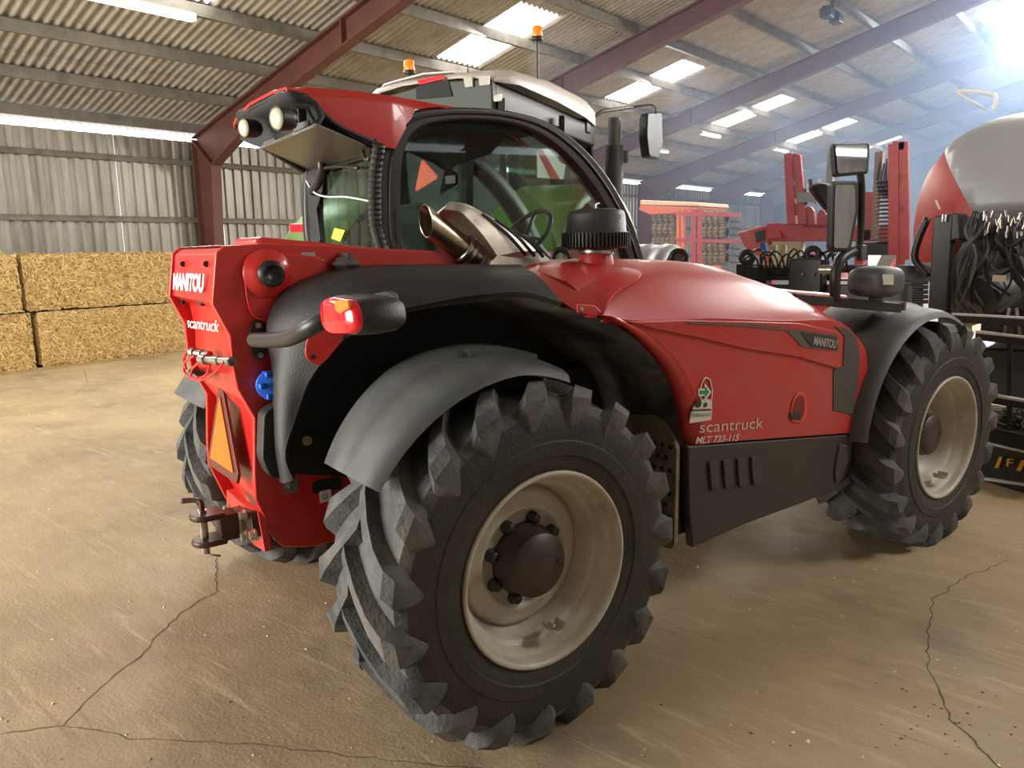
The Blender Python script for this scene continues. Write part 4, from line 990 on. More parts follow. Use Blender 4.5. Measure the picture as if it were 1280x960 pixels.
# interior: seat, steering wheel, headliner
M().box((-.62, .55, 1.66), (.42, .10, .50), Matrix.Rotation(.12, 3, 'X')).box((-.60, .82, 1.53), (.46, .46, .12)).build('driver_seat', mat('seat_cloth', (.018, .022, .022), .9), TR, bevel=.05, seg=3)
M().box((-.42, .62, 2.215), (.28, .20, .09)).build('roof_console', mat('console_grey', (.06, .06, .06), .6), TR, bevel=.03)
M().box((-.57, .55, 2.255), (.86, .9, .04)).build('headliner', mat('headliner_dark', (.04, .04, .04), .8), TR)
sw = M(); c_ = Vector((-.58, 1.28, 1.74)); axw = Vector((0, -.75, .65)).normalized(); rg = sw.ring(c_, axw, .19, 28); sw.tube(rg+[rg[0]], .014, n=8, cap=False)
for k in (0, 9, 18): sw.tube([c_, rg[k]], .012, n=6)
sw.cyl(c_, c_-axw*.35, .035, n=12).build('steering_wheel', BLKM, TR)
# front right bracket, mirrors and headlamp
XB = .98
M().bar(V(980, 372, X=.80), V(1112, 384, X=XB), .16, .05).build('mirror_bracket', BLKM, TR, bevel=.004)
M().box(V(1117, 382, X=XB), (.12, .03, .045)).build('bracket_end', mat('rusty_end', (.12, .05, .04), .6), TR)
M().tube(dense([V(1044, 376, X=.93), V(1044, 345, X=.93), V(1050, 325, X=.93), V(1062, 316, X=.93), V(1074, 306, X=.93), V(1077, 235, X=.93), V(1072, 200, X=.93)], 5), [.027]*18+[.018]*13, n=12).build('mirror_arm', BLKM, TR)
mh = rounded([V(x, y, X=.945) for x, y in ((1041, 226), (1074, 226), (1074, 262), (1064, 314), (1039, 314), (1040, 262))], .03)
mo = M().prism(mh, (-.05, .03, 0)).build('main_mirror', BLKP, TR, bevel=.012)
M().prism([p+Vector((.004, -.004, 0)) for p in rounded([V(x, y, X=.947) for x, y in ((1044, 231), (1068, 231), (1069, 262), (1060, 310), (1042, 310), (1043, 262))], .02)], (-.003, .002, 0)).build('mirror_glass', MIRR, mo)
mh = rounded([V(x, y, X=.945) for x, y in ((1041, 179), (1088, 178), (1086, 217), (1044, 221))], .02)
mo = M().prism(mh, (-.04, .03, 0)).build('wide_mirror', BLKP, TR, bevel=.01)
M().prism([p+Vector((.004, -.004, 0)) for p in rounded([V(x, y, X=.948) for x, y in ((1044, 182), (1084, 181), (1082, 214), (1047, 217))], .02)], (-.003, .002, 0)).build('mirror_glass', MIRR, mo)
M().prism(dense([V(x, y, X=.80) for x, y in ((1015, 232), (1030, 228), (1042, 237), (1042, 268), (1030, 256), (1020, 243))], 3), (-.04, .02, 0)).build('kerb_mirror', BLKP, TR, bevel=.01)
q = V(1068, 316, X=.93); M().box(V(1077, 316, X=.95), (.03, .05, .08)).build('arm_clamp', GREYP, TR, bevel=.006)
hl = M(); c_ = V(1096, 352, X=XB)
for i, (dy, rx, rz) in enumerate(()): pass
rws = []
for dy, s in ((-.121, .02), (-.13, .45), (-.125, .75), (-.09, .95), (.0, 1.05), (.07, .95), (.09, .8), (.092, .02)):
    rws.append([c_+Vector((.115*s*abs(math.cos(a))**.6*(1 if math.cos(a) > 0 else -1), dy, .078*s*abs(math.sin(a))**.6*(1 if math.sin(a) > 0 else -1))) for a in [2*math.pi*i/32 for i in range(32)]])
hb_ = M().grid(rws, close=True); hb_.cyl(c_+Vector((0, 0, -.10)), c_+Vector((0, 0, -.03)), .035, n=14)
hb_ = hb_.build('headlamp', GREYP, TR)
M().prism([V(x, y, X=XB+.123) for x, y in ((1105, 343), (1117, 343), (1117, 356), (1106, 356))], (-.008, 0, 0)).build('indicator_lens', LENSW, hb_)
# ================================================================== GREEN TRACTOR
TO = Vector((-2.62, 2.88, 0)); TA = math.radians(12.2)
TT = thing('tractor', 'green tractor parked close behind the red telehandler, orange beacons on its roof', 'tractor', TO, TA)
ct, st2 = math.cos(TA), math.sin(TA)
def w2t(p): d = Vector(p)-TO; return Vector((d.x*ct+d.y*st2, -d.x*st2+d.y*ct, d.z))
def w2td(d): return Vector((d[0]*ct+d[1]*st2, -d[0]*st2+d[1]*ct, d[2]))
CTR = w2t(CW)
def T(px, py, **k): return _hit(CTR, w2td(Hw + Rw*((px-640)/FPX) - Uw*((py-480)/FPX)), **k)
# roof
rw_ = []
for y, zt, hw in ((-.04, 3.13, .62), (.0, 3.16, .68), (.25, 3.22, .74), (1.0, 3.25, .76), (1.7, 3.22, .76), (2.05, 3.16, .72), (2.18, 3.05, .66)):
    zb = float(np.interp(y, [-.04, 0, .25, 1., 2., 2.2], [3.10, 3.10, 3.09, 3.06, 2.98, 2.94]))
    rw_.append([(-hw, y, zb), (-hw, y, zt-.06), (-hw+.07, y, zt-.015), (-hw*.5, y, zt+.015), (0, y, zt+.02), (hw*.5, y, zt+.015), (hw-.07, y, zt-.015), (hw, y, zt-.06), (hw, y, zb)])
M().grid(rw_, thick=-.02).build('roof_shell', mat('tractor_roof', (.62, .56, .52), .4, dust=.3), TT)
M().prism([(-.66, .0, 3.10), (.66, .0, 3.10), (.72, 2.1, 2.99), (-.72, 2.1, 2.99)], (0, 0, -.24)).build('roof_band', mat('roof_band_dark', (.012, .013, .014), .5), TT, bevel=.03)
M().prism([(-.64, -.05, 2.84), (.66, -.05, 2.84), (.66, -.06, 3.10), (.1, -.07, 3.14), (-.62, -.06, 3.06)], (0, .08, 0)).build('rear_panel', mat('grey_green_panel', (.022, .032, .020), .55), TT, bevel=.015)
yb = -.075
def tquad(nm, pts, m, Y=yb, d=.02, par=TT): return M().prism(rounded([T(x, y, Y=Y) for x, y in pts], .008), (0, d, 0)).build(nm, m, par, bevel=.002)
tquad('brake_light', [(521, 100), (553, 94), (557, 98), (524, 106)], LENSR)
tquad('air_grille', [(520, 108), (560, 99), (565, 120), (520, 124)], DARK)
for pts in ([(579, 97), (590, 96), (591, 108), (581, 109)], [(598, 95), (611, 94), (611, 106), (599, 107)], [(617, 119), (626, 117), (626, 126), (617, 127)]): tquad('work_light', pts, mat('work_light_lens', (.45, .44, .38), .2), Y=yb-.01)
M().tube([T(478, 110, Y=-.1), T(480, 106, Y=-.1), T(492, 102, Y=-.1), T(530, 92, Y=-.1), T(575, 89, Y=-.1)], .008, n=8).build('roof_rail', WHITE, TT)
def beacon(base, h, lean=0):
    b = M().cyl(base, base+Vector((lean, 0, h)), .012, n=8).lathe(base+Vector((lean, 0, h)), (0, 0, 1), [(0, .0001), (0, .05), (.035, .055), (.035, .0001)], n=20).build('beacon_stem', BLKM, TT)
    M().lathe(base+Vector((lean, 0, h+.035)), (0, 0, 1), [(0, .048), (.012, .052), (.085, .046), (.095, .038), (.097, .0001)], n=20).build('beacon_lens', mat('beacon_orange', (1., .22, .02), .25, emit=.25), b)
q = T(512, 98, Y=.05); beacon(q, .03)
q = T(672, 105, X=.70); beacon(q, .38)
M().tube([T(585, 92, Y=.1), T(585, 74, Y=.1)], .005, n=6).build('aerial', BLKM, TT)
# cab
for x, y in ((-.72, .05), (.72, .05), (-.78, 1.15), (.78, 1.15), (-.66, 2.1), (.66, 2.1)):
    M().bar((x*.97, y, 2.95), (x, y+(.25 if y > 2 else -.05), 1.2), .06, .06).build('cab_post', BLKM, TT, bevel=.008)
M().prism([(-.7, .04, 1.35), (.7, .04, 1.35), (.69, .05, 2.86), (-.69, .05, 2.86)], (0, .004, 0)).build('rear_glass', GLASST, TT)
M().prism([(.75, .08, 1.45), (.75, 2.2, 1.45), (.68, 2.05, 2.86), (.72, .1, 2.86)], (-.004, 0, 0)).build('side_glass', GLASST, TT)
M().prism([(-.75, .08, 1.45), (-.75, 2.2, 1.45), (-.68, 2.05, 2.86), (-.72, .1, 2.86)], (.004, 0, 0)).build('side_glass', GLASST, TT)
M().box((0, 1.0, 1.25), (1.4, 2.0, .35)).box((0, .9, .95), (.5, 2.2, .5)).build('cab_floor', TBODY, TT, bevel=.02)
M().box((0, .55, 1.75), (.5, .12, .6)).box((0, .8, 1.5), (.5, .5, .14)).build('driver_seat', mat('seat_cloth', (.035, .042, .045), .85), TT, bevel=.04)
# hood
rw_ = []
for y, zt, hw in ((2.2, 2.02, .40), (2.8, 2.02, .40), (3.6, 1.96, .39), (4.4, 1.86, .37), (4.9, 1.72, .33), (5.1, 1.45, .26)):
    rw_.append([(-hw, y, 1.05), (-hw-.01, y, 1.5), (-hw+.03, y, zt-.1), (-hw*.5, y, zt), (hw*.5, y, zt), (hw-.03, y, zt-.1), (hw+.01, y, 1.5), (hw, y, 1.05)])
M().grid(rw_, thick=-.02).build('bonnet', GREEN, TT)
M().box((0, 3.6, .95), (.6, 2.8, .5)).build('front_frame', TBODY, TT, bevel=.03)
def big_wheel(x, y, r, w, n=20):
    p = [(-w*.42, r*.56), (-w*.5, r*.62), (-w*.5, r*.86), (-w*.42, r*.93), (0, r*.94), (w*.42, r*.93), (w*.5, r*.86), (w*.5, r*.62), (w*.42, r*.56)]
    m = M().lathe((0, 0, 0), (1, 0, 0), p, n=56)
    for k in range(n*2):
        s = 1 if k % 2 else -1; a = math.pi*k/n
        vs = []
        for xx, dp, hw in ((.50, 0, .05), (.42, .04, .05), (-.02, .34, .03)):
            for h in (-hw, hw):
                for rr_ in ((.93, 1.0) if xx < .5 else (.84, .95)): vs.append((s*w*xx, r*rr_*math.cos(a-dp+h), r*rr_*math.sin(a-dp+h)))
        fs = []
        for i in range(2):
            b_ = i*4; fs += [(b_, b_+1, b_+5, b_+4), (b_+1, b_+3, b_+7, b_+5), (b_+3, b_+2, b_+6, b_+7)]
        fs += [(0, 2, 3, 1), (8, 9, 11, 10)]; m.add(vs, fs)
    t = m.build('tyre', TREAD, TT, loc=(x, y, r))
    sd = 1 if x > 0 else -1
    M().lathe((0, 0, 0), (sd, 0, 0), [(w*.45, r*.58), (w*.42, r*.54), (w*.2, r*.50), (w*.05, r*.48), (w*.05, r*.25), (w*.2, r*.2), (w*.2, .0001)], n=36).build('wheel_rim', GREEN, TT, loc=(x, y, r))
for s in (-1, 1):
    big_wheel(s*1.14, .45, 1.03, .66); big_wheel(s*.93, 3.55, .76, .50, 17)
    M().grid([[(s*x_, .45+(1.14+dz)*math.cos(a), 1.05+(1.14+dz)*math.sin(a)) for x_, dz in ((.74, 0), (.80, .04), (1.42, .03), (1.49, 0), (1.50, -.08))] for a in [math.radians(d) for d in range(35, 176, 7)]], thick=-.02).build('rear_fender', GREEN, TT)
    M().grid([[(s*x_, 3.55+(.86+dz)*math.cos(a), .80+(.86+dz)*math.sin(a)) for x_, dz in ((.66, -.03), (.70, .03), (.90, .035), (.91, .02), (1.08, .02), (1.09, .035), (1.2, .02), (1.235, -.03))] for a in [math.radians(d) for d in range(38, 136, 7)]], thick=-.012).build('front_fender', mat('fender_grey', (.17, .17, .17), .45, dust=.3), TT)
    M().box(T(375, 285, Y=-.62) if s < 0 else (1.4, -.62, 1.6), (.20, .06, .08)).build('tail_light', LENSR, TT, bevel=.01)
tri('slow_vehicle_triangle', [T(527, 197, Y=-.16), T(549, 222, Y=-.16), T(518, 241, Y=-.16)], SMVR, SMVR, TT, (0, .012, 0), fr=.12)
# exhaust and air intake by the right front post
q0, q1 = T(771, 250, X=.80), T(768, 150, X=.80)
zb_, zt_2 = q0.z, q1.z
yq = q1.y
M().cyl((.80, yq, 1.7), (.80, yq, zt_2-.28), .105, n=20).build('exhaust_shield', mat('perforated_grey', (.07, .072, .072), .5, col2=(.02, .02, .02), scale=90., mixlo=.5, mixhi=.52), TT)
M().cyl((.80, yq, zt_2-.30), (.80, yq, zt_2+.02), .075, n=18).build('exhaust_stack', GREYP, TT)
M().box(T(781, 196, X=.86), (.06, .05, .14)).build('step_light', GREYP, TT)
# mirror arm and mirror
M().tube([T(735, 152, X=.70), T(752, 139, X=.75), T(790, 134, X=.95)], .022, n=8).build('mirror_arm', GREYP, TT)
M().tube(dense([T(790, 134, X=.95), T(812, 131, X=1.1), T(819, 134, X=1.15), T(820, 142, X=1.15)], 3), .011, n=8).build('mirror_tube', GREYP, TT)
mm_ = M().prism(rounded([T(x, y, X=1.15) for x, y in ((810, 141), (828, 140), (829, 180), (824, 199), (812, 196), (809, 170))], .04), (-.12, .04, 0)).build('mirror_head', BLKP, TT, bevel=.02)
M().box(T(731, 158, X=.68), (.10, .12, .16)).build('arm_bracket', BLKM, TT, bevel=.02)
# warning board seen through the cab
wb = M().prism([T(x, y, X=.80) for x, y in ((671, 188), (692, 184), (708, 203), (704, 224), (672, 222))], (-.01, 0, 0)).build('warning_board', WHITE, TT)
M().prism([T(x, y, X=.803) for x, y in ((671, 188), (678, 187), (700, 224), (689, 224))], (-.002, 0, 0)).build('red_stripe', LENSR, wb)
M().prism([T(x, y, X=.803) for x, y in ((692, 184), (703, 196), (707, 206), (700, 202))], (-.002, 0, 0)).build('red_stripe', LENSR, wb)

# ================================================================== ORANGE ROLLER IMPLEMENT (behind, centre)
YO = 12.5
oi = thing('roller_implement', 'orange folded implement with stacks of muddy tyre rollers under a cream cover', 'farm implement', (-4.6, YO+.6, 0))
def O_(px, py, Y=YO, **k): return W(px, py, Y=Y)-Vector((-4.6, YO+.6, 0))
M().prism([O_(800, 250), O_(873, 253), O_(874, 258), O_(800, 256)], (0, 1.4, 0)).build('top_cover', mat('cream_cover', (.62, .46, .28), .6), oi, bevel=.02)
M().prism([O_(800, 256), O_(874, 259), O_(868, 266), O_(812, 268), O_(798, 262)], (0, 1.3, 0)).build('hopper_side', ORIMP, oi, bevel=.02)
for x in (849, 853, 868, 876): M().bar(O_(x, 262, YO-.1), O_(x, 330, YO-.1), .07, .1, up=(1, 0, 0)).build('upright', REDB if x > 860 else ORIMP, oi)
for y in (267, 300): M().bar(O_(845, y, YO-.12), O_(925, y+2, YO-.12), .06, .07).build('cross_beam', REDB, oi)
def roller(x0, x1, y, r, Y):
    a, b_ = O_(x0, y, Y), O_(x1, y, Y); m = M(); n_ = max(3, int((b_-a).length/.11)); d = (b_-a)/n_
    prof = []
    L0 = (b_-a).length
    for i in range(n_):
        h = i*L0/n_; prof += [(h, r*.72), (h+.01, r*.95), (h+L0/n_*.5, r), (h+L0/n_-.01, r*.95), (h+L0/n_, r*.72)]
    m.lathe(a, (b_-a), prof, n=20, smooth=False)
    for k in range(n_):
        for q in range(12):
            an = q*math.pi/6; t_ = (b_-a).normalized(); c = a+d*(k+.5); m.box(c+Vector((0, math.cos(an)*r, math.sin(an)*r)), (L0/n_*.7, .05, .05), Matrix.Rotation(an, 3, 'X'))
    return m.build('tyre_roller', MUD, oi)
for i, y in enumerate((270, 286, 303, 320)): roller(818, 846, y, .13, YO+.3)
for i, y in enumerate((273, 290, 307, 322)): roller(880, 909, y, .13, YO)
for i in range(8): M().lathe(O_(919, 268+i*8.5, YO), (0.05, 0, 1), [(-.03, .02), (-.025, .10), (0, .125), (.025, .10), (.03, .02)], n=20).build('packer_ring', mat('packer_dark', (.07, .06, .05), .8), oi)
M().box(O_(850, 345, YO+.3), (1.6, .6, .5)).build('lower_frame', ORIMP, oi)
for x in (810, 900): M().box((O_(x, 330).x, .2, .5), (.12, .3, 1.0)).build('stand_leg', ORIMP, oi)

# ================================================================== RED CULTIVATOR
YR2 = 9.4
ri_ = thing('red_cultivator', 'red folded cultivator with tall uprights standing behind the black frame', 'farm implement', (-1.2, YR2+.5, 0))
def R_(px, py, Y=YR2): return W(px, py, Y=Y)-Vector((-1.2, YR2+.5, 0))
M().prism([R_(958, 279), R_(1120, 282), R_(1120, 302), R_(962, 302)], (0, .22, 0)).build('main_beam', REDB, ri_, bevel=.01)
M().prism([R_(922, 291), R_(946, 284), R_(960, 281), R_(962, 305), R_(944, 322), R_(930, 308)], (0, .35, 0)).build('drawbar_head', REDB, ri_, bevel=.02)
M().prism([R_(944, 290), R_(956, 287), R_(956, 300), R_(946, 303)], (0, -.02, 0)).build('head_recess', DARK, ri_)
M().prism(rounded([R_(x, y, YR2-.03) for x, y in ((960, 290), (975, 288), (979, 296), (960, 298))], .02), (0, -.04, 0)).build('beam_hinge', REDB, ri_)
# left upright with lattice
M().bar(R_(986, 192), R_(990, 280), .07, .12, up=(1, 0, 0)).build('upright', REDB, ri_)
M().bar(R_(996, 195), R_(1004, 280), .05, .12, up=(1, 0, 0)).build('upright', REDB, ri_)
for i in range(7):
    y = 200+i*11; M().bar(R_(987, y), R_(998+i*.6, y+(6 if i % 2 else 0)), .035, .08).build('lattice_bar', REDB, ri_)
M().prism([R_(984, 191), R_(998, 193), R_(998, 197), R_(984, 196)], (0, .14, 0)).build('upright_cap', REDB, ri_)
# right uprights
M().bar(R_(1118, 180, 8.6), R_(1118, 330, 8.6), .10, .12, up=(1, 0, 0)).build('upright', REDB, ri_)
M().bar(R_(1129, 178, 8.6), R_(1131, 325, 8.6), .06, .12, up=(1, 0, 0)).build('upright', REDB, ri_)
for y in (182, 222, 262, 300, 326): M().bar(R_(1116, y, 8.6), R_(1131, y, 8.6), .06, .10).build('rung', REDB, ri_)
M().bar(R_(1040, 192), R_(1036, 250), .09, .09, up=(1, 0, 0)).build('grey_mast', mat('mast_grey', (.22, .20, .18), .6), ri_)
M().bar(R_(1100, 190), R_(1094, 300), .10, .10, up=(1, 0, 0)).build('rusty_mast', mat('mast_rust', (.22, .12, .09), .7), ri_)
M().prism([R_(1080, 240), R_(1096, 240), R_(1096, 300), R_(1078, 300)], (0, .1, 0)).build('side_plate', REDB, ri_)
for x0, x1, y0 in ((1004, 1018, 258), (1020, 1034, 262)):
    M().prism(dense([R_(x0, 285), R_(x0+2, y0+5), R_((x0+x1)/2, y0), R_(x1-1, y0+6), R_(x1, 285)], 3), (0, .06, 0)).build('bracket_plate', REDB, ri_)
for k in range(9):
    x = 1006+k*3.6; y = 236-6*(k % 3)
    M().cyl(R_(x, y), R_(x+.6, y+20), .030, n=8).build('hose_coupling', STEEL if k % 2 else BLKM, ri_)
M().box(R_(1022, 246), (.55, .12, .14)).build('valve_block', mat('valve_grey', (.2, .2, .19), .5), ri_)
# spring stacks
for k in range(16):
    M().lathe(R_(1108, 228+k*5, 8.9), (0, 0, 1), [(0, .05), (0, .13), (.02, .13), (.02, .05)], n=16, closed=True).build('disc_spring', mat('spring_dark', (.05, .055, .06), .4, metal=.5), ri_)
for k in range(8):
    pts = [R_(1098+k*3+random.uniform(-2, 2), 200+random.uniform(-4, 6), 9.0), R_(1096+k*3, 225, 9.0), R_(1100+k*2.4, 245, 9.0)]
    M().tube(dense(pts, 3), .014, n=6).build('hydraulic_hose', BLKM, ri_)
for x in (945, 1000, 1060, 1112): M().box((R_(x, 300).x, .1, .76), (.12, .12, 1.5)).build('stand_leg', REDB, ri_)
M().prism([R_(1076, 303, 8.8), R_(1110, 303, 8.8), R_(1110, 325, 8.8), R_(1074, 325, 8.8)], (0, .5, 0)).build('toolbox', BLKP, ri_, bevel=.03)
M().prism([R_(x, 302+0) for x in (965, 1000)]+[R_(1000, 340), R_(965, 340)], (0, .2, 0)).build('hanging_plate', mat('beige_plate', (.40, .34, .22), .7), ri_)

# ================================================================== BLACK TOOLBAR in front of it
YB = 6.6
tb_ = thing('black_toolbar', 'black steel toolbar with knobs, pistons and hoses between the telehandler bonnet and the red cultivator', 'farm implement', (.1, YB, 0))
def B_(px, py, Y=YB): return W(px, py, Y=Y)-Vector((.1, YB, 0))
M().prism([B_(920, 330), B_(1165, 332), B_(1165, 352), B_(920, 350)], (0, .15, 0)).build('cross_beam', BLKM, tb_, bevel=.01)
M().prism([B_(940, 356, 6.4), B_(1150, 356, 6.4), B_(1150, 400, 6.4), B_(940, 400, 6.4)], (0, .15, 0)).build('lower_beam', BLKM, tb_, bevel=.01)
M().box(B_(1010, 345, 6.35), (.36, .2, .38)).build('gear_block', BLKM, tb_, bevel=.02)
M().cyl(B_(1025, 337, 6.2), B_(1044, 337, 6.2), .05, n=16).build('silver_piston', STEEL, tb_)
M().cyl(B_(938, 332, 6.5), B_(988, 333, 6.5), .022, n=12).build('piston_rod', STEEL, tb_)
for x, y in ((934, 322), (1016, 318)): M().lathe(B_(x, y, 6.4), (.3, -1, .1), [(-.03, .03), (-.03, .095), (.03, .095), (.03, .03)], n=20, closed=True).build('hose_reel', BLKM, tb_)
for k in range(14):
    x = 930+k*8.5+random.uniform(-2, 2)
    pts = [B_(x, 345, 6.5), B_(x+random.uniform(-6, 6), 322+random.uniform(-6, 5), 6.45), B_(x+14, 318+random.uniform(-5, 6), 6.45), B_(x+20, 345, 6.5)]
    M().tube(dense(pts, 4), .013, n=6).build('hydraulic_hose', BLKM, tb_)
for x in (1003, 1016, 1030): M().cyl(B_(x, 343, 6.25), B_(x, 343, 6.20), .014, n=8).build('bolt', STEEL, tb_)
M().prism([B_(950, 304, 6.7), B_(957, 303, 6.7), B_(958, 318, 6.7), B_(951, 319, 6.7)], (0, .04, 0)).build('blue_tag', mat('blue_tag', (.05, .12, .42), .5), tb_)
for x in (962, 974): M().prism([B_(x, 306, 6.7), B_(x+8, 306, 6.7), B_(x+8, 320, 6.7), B_(x, 320, 6.7)], (0, .04, 0)).build('beige_block', mat('beige_plate', (.40, .34, .22), .7), tb_)
for x in (950, 1140): M().box((B_(x, 340).x, .1, .65), (.14, .14, 1.3)).build('stand_leg', BLKM, tb_)
for k in range(5):
    M().cyl(B_(1140, 353+k*6, 6.2), B_(1160, 353+k*6, 6.2), .02, n=8).build('tube', BLKM, tb_)
M().prism([B_(1046, 341, 6.1), B_(1060, 341, 6.1), B_(1060, 349, 6.1), B_(1047, 349, 6.1)], (0, .03, 0)).build('red_reflector', LENSR, tb_)
wb = thing('warning_board', 'red and white striped warning board above the grey headlamp', 'warning board', B_(1102, 326, 6.0)+Vector((.1, YB, 0)))
cW = B_(1102, 326, 6.0)+Vector((.1, YB, 0))
def WB(px, py, d=0): return W(px, py, Y=6.0-d)-cW
M().prism([WB(1085, 319), WB(1120, 319), WB(1120, 345), WB(1085, 345)], (0, .015, 0)).build('board', mat('board_white', (.30, .28, .23), .6), wb)
for pts in (((1085, 319), (1102, 319), (1089, 345), (1085, 345)), ((1120, 321), (1120, 345), (1104, 345))):
    M().prism([WB(x, y, .003) for x, y in pts], (0, -.001, 0)).build('red_stripe', LENSR, wb)
M().cyl((0, .03, -.05), (0, .03, -cW.z), .02, n=8).build('board_post', BLKM, wb)

# ================================================================== SEED HOPPER MACHINE (right edge)
YH = 5.4
hO = Vector((1.6, YH+1.0, 0))
hp_ = thing('seed_drill', 'seed drill with silver domed lid, red nose and black hoses at the right edge', 'seed drill', hO)
def Hh(px, py, Y=YH): return W(px, py, Y=Y)-hO
nx_ = W(1135, 250, Y=YH+.5).x - hO.x; zc0 = 1.78; zt0 = W(1280, 134, Y=YH+.4).z
def dome(sc):
    rows = []
    Lx = 2.6; a_ = 1.15; 
    for i in range(29):
        t = i/28; x = nx_ + .0 + Lx*(t**1.6)
        u = min(1, (x-nx_)/.95); s = (1-(1-u)**2.4)**(1/2.4) if u < 1 else 1
        s = max(s, .02); row = []
        for j in range(37):
            th = 2*math.pi*j/36; c, s_ = math.cos(th), math.sin(th)
            yy = 1.02*s*abs(c)**.75*(1 if c > 0 else -1)
            hh = (zt0+.06*max(0, x-0)-zc0 if s_ > 0 else .62)*s
            zz = zc0 + hh*abs(s_)**.85*(1 if s_ > 0 else -1)
            row.append(Vector((x, yy*sc, zc0+(zz-zc0)*sc)))
        rows.append(row)
    return rows
D = dome(1.0)
sA, sB = Hh(1163, 168, YH+.3), Hh(1215, 263, YH)
pn0 = Vector((sA.z-sB.z, 0, sB.x-sA.x)).normalized()
for nm_, m__, cuts in (('red_hopper', REDB, ((sA, pn0), (Hh(1215, 266), -(Hh(1215, 266)-Hh(1140, 345)).cross(Vector((0, 1, 0))).normalized()*(-1 if (Hh(1215, 266)-Hh(1140, 345)).cross(Vector((0, 1, 0))).z > 0 else 1)*-1))), ('hopper_base', BLKM, ((sA, -pn0), (Vector((0, 0, sB.z)), Vector((0, 0, 1)))))):
    mr = M(); mr.grid([[p*1.0 for p in r] for r in D]); me = mr.mesh(nm_); b = bmesh.new(); b.from_mesh(me)
    for co, no in cuts: bmesh.ops.bisect_plane(b, geom=b.verts[:]+b.edges[:]+b.faces[:], plane_co=co, plane_no=no, clear_outer=True)
    b.to_mesh(me); b.free(); me.materials.append(m__); o = bpy.data.objects.new(nm_, me); COL.objects.link(o); o.parent = hp_
ms = M(); ms.grid([[Vector((p.x-.01, p.y*1.015, zc0+(p.z-zc0)*1.015)) for p in r] for r in D])
me = ms.mesh('silver_lid'); b = bmesh.new(); b.from_mesh(me)
pn = Vector((sA.z-sB.z, 0, sB.x-sA.x)).normalized()
for co, no in ((sA, -pn), (Vector((0, 0, sB.z-.02)), Vector((0, 0, -1)))):
    bmesh.ops.bisect_plane(b, geom=b.verts[:]+b.edges[:]+b.faces[:], plane_co=co, plane_no=no, clear_outer=True)
b.to_mesh(me); b.free(); me.materials.append(mat('silver_lid', (.34, .34, .36), .48, metal=.2, dust=.2))
o = bpy.data.objects.new('silver_lid', me); COL.objects.link(o); o.parent = hp_
sd_ = o.modifiers.new('solid', 'SOLIDIFY'); sd_.thickness = .03; sd_.offset = -1
# dark seal between lid and hopper
sl = [v for v in []]
M().prism([Hh(1168, 250, YH-.03), Hh(1171, 250, YH-.03), Hh(1176, 262, YH-.03), Hh(1173, 262, YH-.03)], (0, .01, 0)).build('white_mark', CREAM, hp_)
hr_ = dense([Hh(1243, 139, YH+.6), Hh(1244, 122, YH+.6), Hh(1238, 117, YH+.6), Hh(1215, 114, YH+.6), Hh(1196, 114, YH+.6)], 3)
M().tube(hr_, .018, n=10).build('grab_rail', mat('rail_white', (.75, .75, .75), .3), hp_)
M().tube([Hh(1198, 116, YH+.6), Hh(1232, 137, YH+.6)], .010, n=8).build('grab_rail', mat('rail_white', (.75, .75, .75), .3), hp_)
M().box((.75, .2, .45), (2.3, 1.3, .5)).box((.75, 0, 1.0), (2.0, 1.2, .45)).box((.75, -.1, 1.4), (1.5, .9, .4)).build('drill_frame', BLKM, hp_, bevel=.03)
M().prism([Hh(1200, 300, YH+.1), Hh(1300, 285, YH+.1), Hh(1300, 400, YH+.1), Hh(1180, 395, YH+.1)], (0, .5, 0)).build('gearbox_housing', BLKM, hp_, bevel=.03)
M().prism([Hh(1172, 345, YH+.9), Hh(1205, 345, YH+.9), Hh(1205, 420, YH+.9), Hh(1172, 420, YH+.9)], (0, .4, 0)).build('side_beam', BLKM, hp_, bevel=.02)
for k in range(9):
    q = Hh(1208+k*9, random.uniform(330, 385), YH+.0); M().lathe(q, (random.uniform(-.5, .5), -1, random.uniform(-.3, .3)), [(-.05, .02), (-.04, random.uniform(.05, .09)), (.04, random.uniform(.05, .09)), (.05, .02)], n=14).build('pump', BLKM if k % 3 else mat('fan_grey', (.045, .045, .04), .5), hp_)
for x in (.25, 1.5): M().box((x, .2, .42), (.14, .14, .84)).build('stand_leg', BLKM, hp_)
M().bar(Hh(1182, 270, YH-.4), Hh(1174, 392, YH-.4), .16, .14, up=(1, 0, 0)).build('black_post', BLKM, hp_, bevel=.01)
M().bar(Hh(1195, 268, YH-.3), Hh(1198, 300, YH-.3), .35, .10, up=(1, 0, 0)).build('black_plate', BLKM, hp_, bevel=.01)
for x in (1179, 1183): M().cyl(Hh(x, 268, YH-.5), Hh(x-1, 277, YH-.5), .012, n=8).build('post_bolt', STEEL, hp_)
M().tube(dense([Hh(1160, 272, YH-.3), Hh(1148, 300, YH-.3), Hh(1144, 325, YH-.3), Hh(1162, 345, YH-.3)], 4), .03, n=8).build('black_brace', BLKM, hp_)
for k in range(13):
    x0 = 1214+k*1.7; pts = [Hh(x0, 268+random.uniform(-4, 4), YH-.5), Hh(x0-6+random.uniform(-3, 3), 290, YH-.6), Hh(1216-k*1.5+random.uniform(-4, 4), 320, YH-.6), Hh(1200-k*.8+random.uniform(-6, 14), 365, YH-.55), Hh(1190+k*3, 392, YH-.4)]
    M().tube(dense(pts, 5), .013, n=7).build('hydraulic_hose', BLKM if k % 3 else mat('hose_grey', (.10, .10, .10), .35), hp_)
